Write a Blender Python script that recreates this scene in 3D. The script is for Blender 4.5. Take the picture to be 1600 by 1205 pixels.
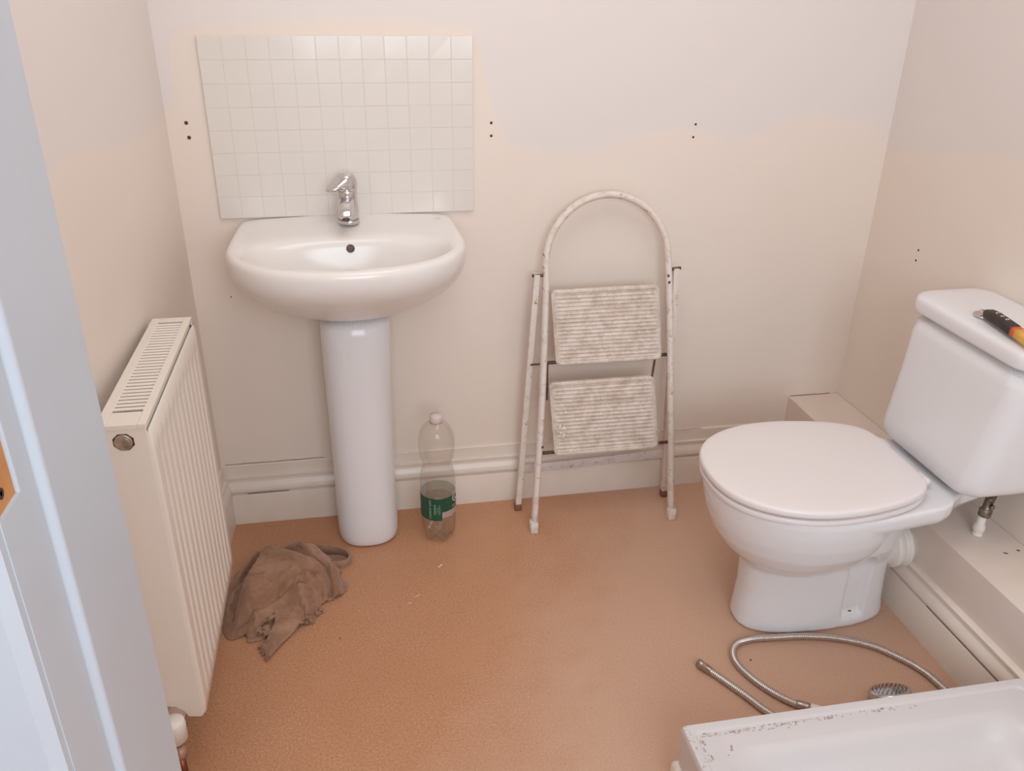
import bpy, bmesh, math, random, zlib, base64, struct as _struct
from mathutils import Vector, Matrix, noise

for o in list(bpy.data.objects):
    bpy.data.objects.remove(o)
random.seed(7)
SC = bpy.context.scene
COL = SC.collection
PI = math.pi

# ------------------------------------------------------------------ camera
CAM_POS = Vector((0.4018, -2.056, 1.3766))
YAW, PITCH, ROLL, FPX = 0.1875, -0.4522, 0.0144, 1321.6
cd = bpy.data.cameras.new('camera')
co = bpy.data.objects.new('camera', cd); COL.objects.link(co)
fw = Vector((math.sin(YAW)*math.cos(PITCH), math.cos(YAW)*math.cos(PITCH), math.sin(PITCH)))
rt = Vector((math.cos(YAW), -math.sin(YAW), 0)); up = rt.cross(fw)
r2 = math.cos(ROLL)*rt + math.sin(ROLL)*up
u2 = -math.sin(ROLL)*rt + math.cos(ROLL)*up
co.matrix_world = Matrix(((r2.x, u2.x, -fw.x, CAM_POS.x), (r2.y, u2.y, -fw.y, CAM_POS.y),
                          (r2.z, u2.z, -fw.z, CAM_POS.z), (0, 0, 0, 1)))
cd.sensor_width = 36.0
cd.lens = FPX/1600*36.0
cd.clip_start = 0.02
SC.camera = co

# ------------------------------------------------------------------ world, lights, exposure
w = bpy.data.worlds.new('world'); SC.world = w; w.use_nodes = True
w.node_tree.nodes['Background'].inputs[0].default_value = (0.78, 0.88, 1.0, 1)
w.node_tree.nodes['Background'].inputs[1].default_value = 1.0

def area(name, loc, target, size, power, color, size_y=None, spread=PI):
    l = bpy.data.lights.new(name, 'AREA'); o = bpy.data.objects.new(name, l); COL.objects.link(o)
    l.shape = 'RECTANGLE'; l.size = size; l.size_y = size_y or size
    l.energy = power; l.color = color; l.spread = spread
    o.location = loc
    o.rotation_euler = (Vector(target)-Vector(loc)).to_track_quat('-Z', 'Y').to_euler()
    return o
# daylight through the window of the near wall, and the warm room light on the ceiling
area('window_daylight', (0.70, -3.12, 1.60), (0.95, 0, 0.8), 1.3, 29, (0.82, 0.92, 1.0), 1.2)
area('ceiling_light', (0.72, -0.95, 2.36), (0.72, -0.95, 0), 0.9, 9.0, (1.0, 0.965, 0.93), 0.9)

SC.view_settings.view_transform = 'Standard'
SC.view_settings.look = 'None'
SC.view_settings.exposure = 0.04
SC.view_settings.gamma = 1.0
SC.view_settings.use_curve_mapping = False
SC.cycles.max_bounces = 10
SC.cycles.diffuse_bounces = 6
SC.cycles.transparent_max_bounces = 16

# ------------------------------------------------------------------ helpers
def lin(r, g, b):
    f = lambda c: ((c/255)/12.92 if c/255 <= 0.04045 else ((c/255+0.055)/1.055)**2.4)
    return (f(r), f(g), f(b), 1)

def new_mat(name):
    m = bpy.data.materials.new(name); m.use_nodes = True
    nt = m.node_tree
    return m, nt, nt.nodes['Principled BSDF']

def N(nt, typ, **kw):
    n = nt.nodes.new(typ)
    for k, v in kw.items():
        if k.startswith('i_'):
            n.inputs[k[2:].replace('_', ' ')].default_value = v
        else:
            setattr(n, k, v)
    return n

def coords(nt):
    return N(nt, 'ShaderNodeNewGeometry').outputs['Position']

def mixc(nt, fac, a, b):
    m = nt.nodes.new('ShaderNodeMix'); m.data_type = 'RGBA'
    L = nt.links.new
    if isinstance(fac, (int, float)): m.inputs[0].default_value = fac
    else: L(fac, m.inputs[0])
    for i, v in ((6, a), (7, b)):
        if isinstance(v, tuple): m.inputs[i].default_value = v
        else: L(v, m.inputs[i])
    return m.outputs[2]

def math_n(nt, op, a, b=None, clamp=False):
    m = N(nt, 'ShaderNodeMath', operation=op); m.use_clamp = clamp
    for i, v in enumerate((a, b)):
        if v is None: continue
        if isinstance(v, (int, float)): m.inputs[i].default_value = v
        else: nt.links.new(v, m.inputs[i])
    return m.outputs[0]

def noise_n(nt, vec, scale, detail=3, rough=0.5):
    n = N(nt, 'ShaderNodeTexNoise'); n.inputs['Scale'].default_value = scale
    n.inputs['Detail'].default_value = detail; n.inputs['Roughness'].default_value = rough
    nt.links.new(vec, n.inputs['Vector'])
    return n.outputs['Fac']

def ramp(nt, fac, stops):
    r = N(nt, 'ShaderNodeValToRGB')
    e = r.color_ramp.elements
    while len(e) < len(stops): e.new(0.5)
    for el, (p, c) in zip(e, stops):
        el.position = p; el.color = c if len(c) == 4 else (*c, 1)
    nt.links.new(fac, r.inputs[0])
    return r.outputs[0]

def bump(nt, b, height, strength=0.2, dist=0.002):
    n = N(nt, 'ShaderNodeBump'); n.inputs['Strength'].default_value = strength
    n.inputs['Distance'].default_value = dist
    nt.links.new(height, n.inputs['Height']); nt.links.new(n.outputs[0], b.inputs['Normal'])

def simple(name, col, rough=0.4, metal=0.0, var=None, scale=30, bmp=0, coat=0, spec=0.5):
    m, nt, b = new_mat(name)
    b.inputs['Base Color'].default_value = col
    b.inputs['Roughness'].default_value = rough; b.inputs['Metallic'].default_value = metal
    b.inputs['Coat Weight'].default_value = coat
    b.inputs['Specular IOR Level'].default_value = spec
    p = coords(nt)
    nz = noise_n(nt, p, scale, 4)
    if var:
        nt.links.new(mixc(nt, ramp(nt, nz, [(0.35, (0, 0, 0)), (0.7, (1, 1, 1))]), col, var), b.inputs['Base Color'])
    if bmp: bump(nt, b, nz, bmp, 0.001)
    return m

# ---- materials
CREAM = lin(232, 220, 210); FRESH = lin(225, 217, 213)

def wall_mat(name, axis, pts, lo, hi):
    """old cream paint below an uneven line, fresh white paint above it (the line follows the curve)"""
    m, nt, b = new_mat(name); L = nt.links.new
    p = coords(nt)
    s = N(nt, 'ShaderNodeSeparateXYZ'); L(p, s.inputs[0])
    c = N(nt, 'ShaderNodeFloatCurve')
    t = math_n(nt, 'DIVIDE', math_n(nt, 'SUBTRACT', s.outputs[axis], lo), hi-lo)
    L(t, c.inputs['Value'])
    cv = c.mapping.curves[0]
    P = [((x-lo)/(hi-lo), z/2) for x, z in pts]
    cv.points[0].location = P[0]; cv.points[1].location = P[-1]
    for q in P[1:-1]: cv.points.new(*q)
    for q in cv.points: q.handle_type = 'VECTOR'
    c.mapping.update()
    zb = math_n(nt, 'MULTIPLY', c.outputs[0], 2.0)
    wob = math_n(nt, 'MULTIPLY', math_n(nt, 'SUBTRACT', noise_n(nt, p, 22, 4, 0.6), 0.5), 0.035)
    d = math_n(nt, 'SUBTRACT', math_n(nt, 'ADD', s.outputs[2], wob), zb)
    f = math_n(nt, 'ADD', math_n(nt, 'MULTIPLY', d, 60), 0.5, True)
    streak = noise_n(nt, p, 5, 3)
    f = math_n(nt, 'MULTIPLY', f, math_n(nt, 'ADD', math_n(nt, 'MULTIPLY', streak, 0.4), 0.75, True), True)
    base = mixc(nt, noise_n(nt, p, 2.2, 3), CREAM, lin(229, 216, 204))
    L(mixc(nt, f, base, FRESH), b.inputs['Base Color'])
    b.inputs['Roughness'].default_value = 0.62
    bump(nt, b, noise_n(nt, p, 160, 3), 0.08, 0.001)
    return m

M = {}
M['wall_back'] = wall_mat('painted_plaster_back', 0,
    [(-.1, 1.10), (0.0, 1.09), (.022, 1.11), (.032, 1.24), (.05, 1.262), (.3, 1.283), (.5, 1.287), (.69, 1.268), (.70, 1.235),
     (.721, 1.148), (.744, 1.069), (.783, 1.009), (.863, .992), (.93, .985), (.984, .985), (1.06, 1.01), (1.153, 1.033), (1.245, 1.039),
     (1.30, 1.02), (1.36, 1.003), (1.43, 1.03), (1.507, 1.063), (1.6, 1.062), (1.723, 1.048), (1.77, 1.0), (1.9, .98)], -.1, 1.9)
M['wall_left'] = wall_mat('painted_plaster_left', 1,
    [(-1.5, .7), (-1.05, .85), (-.95, .98), (-.86, 1.06), (-.817, 1.077), (-.743, 1.11), (-.58, 1.118), (-.377, 1.085), (-.2, 1.08), (0, 1.08)], -1.5, 0)
M['wall_right'] = wall_mat('painted_plaster_right', 1,
    [(-1.5, 1.06), (-.9, 1.06), (-.6, 1.045), (-.481, 1.04), (-.40, 1.035), (-.281, 1.02), (-.147, .993), (-.08, .995), (-.03, .96), (0, .985)], -1.5, 0)
M['wall_plain'] = simple('painted_plaster', FRESH, 0.7, var=lin(228, 214, 204), scale=3)
M['ceiling'] = simple('ceiling_paint', lin(238, 234, 230), 0.8)
M['gloss_trim'] = simple('gloss_wood_paint', lin(230, 219, 209), 0.32, var=lin(222, 208, 195), scale=7, bmp=0.05)
M['box_paint'] = simple('boxing_paint', lin(226, 214, 206), 0.5, var=lin(220, 204, 192), scale=5, bmp=0.05)
M['door_paint'] = simple('door_frame_gloss_paint', lin(190, 198, 207), 0.35, var=lin(187, 192, 200), scale=5)
M['ceramic'] = simple('white_ceramic', lin(228, 223, 219), 0.2, spec=0.5)
M['ceramic_cool'] = simple('white_vitreous_china', lin(229, 228, 230), 0.16, spec=0.5)
M['seat_plastic'] = simple('white_seat_plastic', lin(230, 223, 222), 0.28)
M['white_plastic'] = simple('white_plastic', lin(228, 222, 214), 0.4)
M['rad_paint'] = simple('radiator_enamel', lin(229, 220, 210), 0.32)
M['rad_inner'] = simple('radiator_inner_steel', lin(150, 122, 100), 0.6, var=lin(110, 84, 66), scale=40)
M['tray'] = simple('white_acrylic_tray', lin(208, 203, 203), 0.3)
M['chrome'] = simple('chrome', lin(212, 208, 208), 0.17, 1.0)
M['hose_metal'] = simple('spiral_hose_steel', lin(206, 198, 192), 0.30, 1.0)
M['nickel'] = simple('dull_nickel', lin(188, 174, 162), 0.32, 0.9, var=lin(156, 140, 126), scale=80)
M['brass_old'] = simple('tarnished_brass', lin(150, 138, 122), 0.45, 0.7, var=lin(95, 84, 72), scale=90)
M['copper'] = simple('copper_pipe', lin(150, 88, 62), 0.35, 0.8, var=lin(110, 66, 48), scale=60)
M['black'] = simple('black_rubber', lin(45, 40, 38), 0.6)
M['dark'] = simple('dark_cavity', lin(96, 70, 58), 0.8)
M['plug'] = simple('brown_wall_plug', lin(88, 60, 46), 0.7, var=lin(54, 36, 28), scale=300)
M['overflow'] = simple('overflow_brown', lin(98, 66, 58), 0.5, var=lin(60, 36, 32), scale=60)
M['grip'] = simple('black_grip_rubber', lin(52, 42, 40), 0.5)
M['orange'] = simple('orange_plastic', lin(206, 92, 46), 0.4)
M['yellow'] = simple('yellow_plastic', lin(232, 182, 82), 0.4)
M['clear_tip'] = simple('pale_metal_tip', lin(220, 205, 198), 0.2, 0.6)
M['print_white'] = simple('white_print', lin(226, 226, 220), 0.5)
M['green_label'] = simple('green_label_print', lin(28, 84, 62), 0.45, var=lin(22, 72, 54), scale=60)
M['pale_green'] = simple('pale_green_print', lin(176, 208, 172), 0.5)
M['grey_label'] = simple('grey_label_print', lin(186, 172, 164), 0.5, var=lin(160, 146, 138), scale=200)
M['residue'] = simple('old_sealant', lin(200, 180, 172), 0.8, var=lin(160, 134, 126), scale=60)
M['flake'] = simple('white_paint_flake', lin(232, 220, 208), 0.6)
M['bare_wood'] = simple('bare_orange_wood', lin(206, 146, 88), 0.6, var=lin(176, 116, 66), scale=25)
M['crumb'] = simple('dark_debris', lin(60, 44, 38), 0.8)
M['rod'] = simple('rusty_rod', lin(112, 92, 86), 0.55, 0.4, var=lin(70, 52, 46), scale=120)
M['grout'] = simple('tile_grout', lin(214, 206, 198), 0.7)
M['rubber_brown'] = simple('brown_rubber_foot', lin(126, 84, 68), 0.7)

# tile: glazed, slightly different per tile
m, nt, b = new_mat('white_glazed_tile'); M['tile'] = m
p = coords(nt)
b.inputs['Roughness'].default_value = 0.16
nt.links.new(mixc(nt, noise_n(nt, p, 4, 2), lin(226, 219, 211), lin(220, 214, 208)), b.inputs['Base Color'])
bump(nt, b, noise_n(nt, p, 9, 2), 0.12, 0.004)

# floor: speckled tan sheet vinyl
m, nt, b = new_mat('speckled_tan_floor'); M['floor'] = m
p = coords(nt)
a = noise_n(nt, p, 230, 6, 0.85)
c1 = ramp(nt, a, [(0.32, lin(128, 82, 56)), (0.46, lin(186, 134, 100)), (0.56, lin(200, 149, 113)), (0.70, lin(230, 194, 164))])
big = noise_n(nt, p, 4, 4, 0.6)
c2 = mixc(nt, math_n(nt, 'MULTIPLY', ramp(nt, big, [(0.35, (0, 0, 0)), (0.7, (1, 1, 1))]), 0.35), c1, lin(178, 116, 76))
c3 = mixc(nt, math_n(nt, 'MULTIPLY', ramp(nt, noise_n(nt, p, 2.0, 5, 0.65), [(0.5, (0, 0, 0)), (0.75, (1, 1, 1))]), 0.4), c2, lin(212, 168, 134))
sp_ = N(nt, 'ShaderNodeSeparateXYZ'); nt.links.new(p, sp_.inputs[0])
# painted daylight: paler colour over the middle and right of the floor, ragged edge
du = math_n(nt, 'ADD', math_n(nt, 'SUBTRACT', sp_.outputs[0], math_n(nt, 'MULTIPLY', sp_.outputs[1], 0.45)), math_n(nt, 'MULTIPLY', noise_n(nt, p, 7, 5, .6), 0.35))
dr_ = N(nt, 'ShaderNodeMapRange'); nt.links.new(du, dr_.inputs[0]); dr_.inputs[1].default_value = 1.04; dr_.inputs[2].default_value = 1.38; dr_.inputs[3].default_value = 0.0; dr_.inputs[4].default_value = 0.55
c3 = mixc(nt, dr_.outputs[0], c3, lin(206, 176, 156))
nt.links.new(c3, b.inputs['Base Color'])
b.inputs['Roughness'].default_value = 0.5
b.inputs['Specular IOR Level'].default_value = 0.6
bump(nt, b, a, 0.05, 0.0005)

# worn white paint of the ladder
def worn(name, base, dirt, lo, hi, scale, rust=None):
    m, nt, b = new_mat(name)
    p = coords(nt)
    f = ramp(nt, noise_n(nt, p, scale, 6, 0.7), [(lo, (0, 0, 0)), (hi, (1, 1, 1))])
    col = mixc(nt, f, base, dirt)
    if rust:
        g = ramp(nt, noise_n(nt, p, scale*1.7, 5, 0.75), [(0.60, (0, 0, 0)), (0.68, (1, 1, 1))])
        col = mixc(nt, g, col, rust)
    nt.links.new(col, b.inputs['Base Color'])
    b.inputs['Roughness'].default_value = 0.55
    bump(nt, b, noise_n(nt, p, scale*2, 4), 0.25, 0.001)
    return m
M['ladder'] = worn('worn_white_ladder_paint', lin(226, 216, 208), lin(204, 186, 172), .5, .7, 30, lin(150, 112, 94))
M['step'] = worn('dirty_white_step_paint', lin(222, 210, 200), lin(192, 174, 160), .40, .66, 34, lin(230, 221, 212))
M['bar'] = worn('grey_white_bar_paint', lin(214, 206, 202), lin(196, 182, 174), .5, .7, 30, lin(150, 118, 102))

# cloth
m, nt, b = new_mat('brown_rag_fabric'); M['rag'] = m
p = coords(nt)
f = ramp(nt, noise_n(nt, p, 11, 6, 0.7), [(0.38, (0, 0, 0)), (0.68, (1, 1, 1))])
col = mixc(nt, f, lin(140, 102, 78), lin(172, 134, 108))
nt.links.new(mixc(nt, ramp(nt, noise_n(nt, p, 40, 3), [(.6, (0, 0, 0)), (.72, (1, 1, 1))]), col, lin(128, 92, 70)), b.inputs['Base Color'])
b.inputs['Roughness'].default_value = 0.95
b.inputs['Sheen Weight'].default_value = 0.3
bump(nt, b, noise_n(nt, p, 500, 2), 0.3, 0.0008)

# clear bottle plastic (thin) and water
m, nt, b = new_mat('clear_bottle_plastic'); M['pet'] = m
nt.nodes.remove(b)
tr = N(nt, 'ShaderNodeBsdfTransparent'); tr.inputs[0].default_value = (0.97, 0.97, 0.955, 1)
gl = N(nt, 'ShaderNodeBsdfGlossy'); gl.inputs['Roughness'].default_value = 0.06
lw = N(nt, 'ShaderNodeLayerWeight'); lw.inputs[0].default_value = 0.28
mx = N(nt, 'ShaderNodeMixShader')
fac = math_n(nt, 'ADD', math_n(nt, 'MULTIPLY', lw.outputs['Facing'], 0.40), 0.03)
nt.links.new(fac, mx.inputs[0])
nt.links.new(tr.outputs[0], mx.inputs[1]); nt.links.new(gl.outputs[0], mx.inputs[2])
nt.links.new(mx.outputs[0], nt.nodes['Material Output'].inputs[0])
m, nt, b = new_mat('water'); M['water'] = m
nt.nodes.remove(b)
tr = N(nt, 'ShaderNodeBsdfTransparent'); tr.inputs[0].default_value = (0.93, 0.93, 0.90, 1)
gl = N(nt, 'ShaderNodeBsdfGlossy'); gl.inputs['Roughness'].default_value = 0.03
lw = N(nt, 'ShaderNodeLayerWeight'); lw.inputs[0].default_value = 0.35
mx = N(nt, 'ShaderNodeMixShader')
nt.links.new(math_n(nt, 'ADD', math_n(nt, 'MULTIPLY', lw.outputs['Facing'], 0.35), 0.05), mx.inputs[0])
nt.links.new(tr.outputs[0], mx.inputs[1]); nt.links.new(gl.outputs[0], mx.inputs[2])
nt.links.new(mx.outputs[0], nt.nodes['Material Output'].inputs[0])
m, nt, b = new_mat('window_glass'); M['glass'] = m
nt.nodes.remove(b)
tr = N(nt, 'ShaderNodeBsdfTransparent'); gl = N(nt, 'ShaderNodeBsdfGlossy'); gl.inputs['Roughness'].default_value = 0.02
mx = N(nt, 'ShaderNodeMixShader'); mx.inputs[0].default_value = 0.06
nt.links.new(tr.outputs[0], mx.inputs[1]); nt.links.new(gl.outputs[0], mx.inputs[2])
nt.links.new(mx.outputs[0], nt.nodes['Material Output'].inputs[0])

# ---- mesh building
ORG = {}      # world origin of each thing
def thing(name, loc, label, cat, group=None):
    o = bpy.data.objects.new(name, None); COL.objects.link(o)
    o.location = loc; o.empty_display_size = 0.05
    ORG[o] = Vector(loc)
    tag(o, label, cat, group)
    return o

def tag(o, label, cat, group=None):
    o['label'] = label; o['category'] = cat
    if group: o['group'] = group
    return o

def obj(name, geo, m, parent=None, smooth=True, mods=(), label=None, kind=None, angle=None, origin=None):
    """geo = (verts, faces) in world space, or a bmesh"""
    me = bpy.data.meshes.new(name)
    if isinstance(geo, tuple):
        me.from_pydata([tuple(v) for v in geo[0]], [], geo[1])
        bm = bmesh.new(); bm.from_mesh(me); bmesh.ops.recalc_face_normals(bm, faces=bm.faces); bm.to_mesh(me); bm.free()
    else:
        bmesh.ops.recalc_face_normals(geo, faces=geo.faces); geo.to_mesh(me); geo.free()
    o = bpy.data.objects.new(name, me); COL.objects.link(o)
    if parent is not None:
        org = ORG[parent]
        me.transform(Matrix.Translation(-org)); o.parent = parent; ORG[o] = org
    else:
        if origin is None:
            xs = [v.co for v in me.vertices]
            origin = Vector(((min(v.x for v in xs)+max(v.x for v in xs))/2, (min(v.y for v in xs)+max(v.y for v in xs))/2, min(v.z for v in xs)))
        me.transform(Matrix.Translation(-Vector(origin))); o.location = origin; ORG[o] = Vector(origin)
    me.materials.append(m)
    if smooth:
        for q in me.polygons: q.use_smooth = True
        if angle is not None:
            try: me.set_sharp_from_angle(angle=math.radians(angle))
            except Exception: pass
    for md in mods:
        t = md[0]; mo = o.modifiers.new(t.lower(), t)
        for k, v in md[1].items(): setattr(mo, k, v)
    if label: o['label'] = label
    if kind: o['kind'] = kind
    return o

SUB1 = ('SUBSURF', dict(levels=1, render_levels=1)); SUB2 = ('SUBSURF', dict(levels=2, render_levels=2))
def BEV(wd, seg=2, ang=35): return ('BEVEL', dict(width=wd, segments=seg, limit_method='ANGLE', angle_limit=math.radians(ang)))

def join(*geos):
    V = []; F = []
    for v, f in geos:
        n = len(V); V += [tuple(x) for x in v]; F += [tuple(i+n for i in q) for q in f]
    return V, F

def box(x0, x1, y0, y1, z0, z1):
    V = [(x, y, z) for z in (z0, z1) for y in (y0, y1) for x in (x0, x1)]
    return V, [(0, 1, 3, 2), (4, 6, 7, 5), (0, 4, 5, 1), (2, 3, 7, 6), (0, 2, 6, 4), (1, 5, 7, 3)]

def prism(pts, z0, z1):
    n = len(pts)
    V = [(x, y, z0) for x, y in pts]+[(x, y, z1) for x, y in pts]
    F = [tuple(range(n))[::-1], tuple(range(n, 2*n))]+[(i, (i+1) % n, n+(i+1) % n, n+i) for i in range(n)]
    return V, F

def loft(rings, caps=(True, True), closed=True):
    n = len(rings[0]); V = [tuple(p) for r in rings for p in r]; F = []
    for k in range(len(rings)-1):
        for i in range(n if closed else n-1):
            j = (i+1) % n
            F.append((k*n+i, k*n+j, (k+1)*n+j, (k+1)*n+i))
    if closed and caps[0]: F.append(tuple(range(n))[::-1])
    if closed and caps[1]: F.append(tuple((len(rings)-1)*n+i for i in range(n)))
    return V, F

def lathe(prof, c, seg=48, axis=(0, 0, 1), caps=(True, True), phase=0.0):
    """prof = [(r, h)] along axis from c"""
    A = Vector(axis).normalized(); X = A.orthogonal().normalized(); Y = A.cross(X)
    c = Vector(c)
    rings = [[c+A*h+(X*math.cos(2*PI*i/seg+phase)+Y*math.sin(2*PI*i/seg+phase))*r for i in range(seg)] for r, h in prof]
    return loft(rings, caps)

def catmull(P, n):
    P = [Vector(p) for p in P]; Q = [2*P[0]-P[1]]+P+[2*P[-1]-P[-2]]
    out = []
    for i in range(1, len(Q)-2):
        for k in range(n):
            t = k/n; a, b, c, d = Q[i-1], Q[i], Q[i+1], Q[i+2]
            out.append(0.5*((2*b)+(c-a)*t+(2*a-5*b+4*c-d)*t*t+(3*b-a-3*c+d)*t*t*t))
    out.append(P[-1]); return out

def sweep(path, prof, up=(0, 0, 1), scale=None, caps=(True, True)):
    """prof: list of (side, up) offsets, path: points"""
    path = [Vector(p) for p in path]; rings = []; upv = Vector(up)
    for i, p in enumerate(path):
        t = (path[min(i+1, len(path)-1)]-path[max(i-1, 0)]).normalized()
        s = t.cross(upv)
        if s.length < 1e-4: s = Vector((1, 0, 0))
        s.normalize(); u = s.cross(t).normalized()
        k = scale[i] if scale else 1
        rings.append([p+s*a*k+u*b_*k for a, b_ in prof])
    return loft(rings, caps)

def circ(r, n=12, rx=None): return [((rx or r)*math.cos(2*PI*i/n), r*math.sin(2*PI*i/n)) for i in range(n)]
def rrect2(a, b, r, n=3):
    out = []
    for cx, cy, s in ((a-r, b-r, 0), (-a+r, b-r, 1), (-a+r, -b+r, 2), (a-r, -b+r, 3)):
        for k in range(n+1):
            t = PI/2*(s+k/n); out.append((cx+r*math.cos(t), cy+r*math.sin(t)))
    return out
def rrect(x0, x1, y0, y1, r, z, n=8):
    cx, cy = (x0+x1)/2, (y0+y1)/2
    return [(cx+a, cy+b_, z) for a, b_ in rrect2((x1-x0)/2, (y1-y0)/2, r, n)]

# ------------------------------------------------------------------ the room
H = 2.4; YN = -3.2
def lwx(y): return 0.046*y                       # the left wall is a little out of square
def rwx(y): return 1.784-0.018*y                # and so is the right one
S = 'structure'
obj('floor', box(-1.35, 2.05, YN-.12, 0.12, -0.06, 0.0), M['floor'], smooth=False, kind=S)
obj('ceiling', box(-1.35, 2.05, YN-.12, 0.12, H, H+.08), M['ceiling'], smooth=False, kind=S)
wb = obj('wall_back', box(-0.12, 1.92, 0.0, 0.12, 0, H), M['wall_back'], smooth=False, kind=S)
wl = obj('wall_left', prism([(lwx(0), 0), (-.16, 0), (-.16, -1.45), (lwx(-1.45), -1.45)], 0, H), M['wall_left'], smooth=False, kind=S)
wr = obj('wall_right', prism([(rwx(0), 0), (rwx(YN), YN), (1.95, YN), (1.95, 0)], 0, H), M['wall_right'], smooth=False, kind=S)
obj('wall_doorway', prism([(-.16, -1.45), (-.16, -1.50), (-1.25, -1.50), (-1.25, -1.628), (.166, -1.628), (.166, -1.45)], 0, H), M['wall_plain'], smooth=False, kind=S)
obj('wall_hall', box(-1.35, -1.25, YN, -1.50, 0, H), M['wall_plain'], smooth=False, kind=S)
# near wall with the window the daylight comes through
WX0, WX1, WZ0, WZ1 = 0.0, 1.40, 0.95, 2.25
obj('wall_near', join(box(-1.35, WX0, YN-.12, YN, 0, H), box(WX1, 1.95, YN-.12, YN, 0, H),
                      box(WX0, WX1, YN-.12, YN, 0, WZ0), box(WX0, WX1, YN-.12, YN, WZ1, H)), M['wall_plain'], smooth=False, kind=S)
win = obj('window_1', join(box(WX0, WX0+.05, YN-.09, YN-.04, WZ0, WZ1), box(WX1-.05, WX1, YN-.09, YN-.04, WZ0, WZ1),
                           box(WX0+.05, WX1-.05, YN-.09, YN-.04, WZ0, WZ0+.05), box(WX0+.05, WX1-.05, YN-.09, YN-.04, WZ1-.05, WZ1),
                           box(.68, .72, YN-.09, YN-.04, WZ0+.05, WZ1-.05)), M['door_paint'], smooth=False, kind=S)
obj('window_pane', join(box(WX0+.05, .68, YN-.068, YN-.062, WZ0+.05, WZ1-.05), box(.72, WX1-.05, YN-.068, YN-.062, WZ0+.05, WZ1-.05)), M['glass'], win, smooth=False)

# skirting boards (profile: depth from wall, height)
SK = [(0, 0), (.020, 0), (.020, .088), (.0185, .092), (.013, .094), (.013, .0975), (.019, .099), (.0215, .104), (.0215, .112), (.018, .120), (.012, .129), (.011, .136),
      (.0135, .139), (.0135, .144), (.008, .146), (.007, .150), (.007, .178), (.005, .180), (0, .180)]
SK2 = [q for q in SK if q[1] < .147]+[(.006, .148), (0, .148)]
def skirting(name, prof, A, B, nrm, cut=None):
    A = Vector(A); B = Vector(B); n = Vector(nrm).normalized()
    r = [[(P+n*d+Vector((0, 0, h))) for d, h in prof] for P in (A, B)]
    return obj(name, loft(r), M['gloss_trim'], kind=S, smooth=True, angle=25)
skirting('baseboard_back', SK, (0, 0, 0), (1.63, 0, 0), (0, -1, 0))
skirting('baseboard_left', SK, (lwx(-1.45), -1.45, 0), (lwx(-.021), -.021, 0), (1, -.046, 0))
# boxed-in pipes along the right wall, with skirting on its face
BXF = lambda y: 1.628-0.012*y
HB = 0.262
trim = obj('trim_1', prism([(BXF(0), 0), (BXF(YN), YN), (rwx(YN), YN), (rwx(0), 0)], 0, HB), M['box_paint'], smooth=True, angle=30, kind=S, mods=[BEV(.003, 2)])
skirting('baseboard_right', SK2, (BXF(-1.035), -1.035, 0), (BXF(-.021), -.021, 0), (-1, 0, 0))
# hairline gaps where boxing and skirting meet the wall
def crack(name, pts, r, parent):
    g = sweep(catmull(pts, 4), circ(r, 6))
    return obj(name, g, M['dark'], parent)
random.seed(3)
crack('paint_crack', [(1.632+i*.018, -.0005, HB+.0012+random.uniform(-.0012, .0012)) for i in range(8)], .0007, trim)
bb = bpy.data.objects['baseboard_back']
crack('paint_crack', [(1.235+i*.025, -.0065+random.uniform(-.0006, .0006), .1806+random.uniform(-.001, .001)) for i in range(6)], .0005, bb)
crack('paint_crack', [(.01+i*.026, -.0012, .181+random.uniform(-.0008, .0008)) for i in range(11)], .0005, bb)
crack('paint_crack', [(.06+i*.022, -.0175, .0955) for i in range(6)], .0008, bb)
bbr = bpy.data.objects['baseboard_right']
crack('paint_crack', [(BXF(-.74-i*.03)-.0165, -.74-i*.03, .0955) for i in range(9)], .0010, bbr)


# screw holes with brown plugs left by the removed fittings
def hole(par, P, nrm, r=.0042):
    n = Vector(nrm)
    g = lathe([(r*.95, -.002), (r, .0003), (r*.8, .0006), (r*.1, .0006)], Vector(P), 14, n)
    o = obj('screw_hole', g, M['plug'], par)
    return o
for x, z in ((.042, 1.069), (.0435, 1.037)): hole(wb, (x, 0, z), (0, -1, 0))
for x, z in ((.7325, 1.059), (.7325, 1.029)): hole(wb, (x, 0, z), (0, -1, 0), .0034)
for x, z in ((1.247, 1.048), (1.244, 1.017)): hole(wb, (x, 0, z), (0, -1, 0), .0030)
for y, z in ((-.212, .766), (-.211, .739)): hole(wr, (rwx(y), y, z), (-1, 0, 0), .0030)
hole(wb, (.086, 0, .655), (0, -1, 0), .0018)

# door frame at the left, with the bare recess a hinge was taken out of
D = thing('door_1', (.18, -1.53, 0), 'x', 'x')
del D['label']; del D['category']; D['kind'] = S
obj('door_jamb', prism([(.200, -1.436), (.200, -1.558), (.198, -1.5605), (.194, -1.5615), (.194, -1.586), (.166, -1.586), (.166, -1.436)], 0, 2.05), M['door_paint'], D, angle=20, mods=[BEV(.0015, 3)])
obj('door_jamb', join(prism([(.1941, -1.583), (.1941, -1.619), (.166, -1.619), (.166, -1.583)], 0, 1.096),
                      prism([(.1941, -1.583), (.1941, -1.619), (.166, -1.619), (.166, -1.583)], 1.196, 2.05)), M['door_paint'], D, smooth=False)
obj('hinge_recess', box(.166, .1915, -1.6175, -1.586, 1.096, 1.196), M['bare_wood'], D, smooth=False, label='bare orange wood recess with screw holes')
for y, z in ((-1.603, 1.106), (-1.598, 1.1245), (-1.606, 1.150), (-1.600, 1.180)):
    obj('recess_screw_hole', lathe([(.0035, 0), (.0035, .0003), (.0018, .0003), (.0015, -.001), (.0002, -.001)], (.1915, y, z), 12, (1, 0, 0)), M['crumb'], D)
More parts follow.
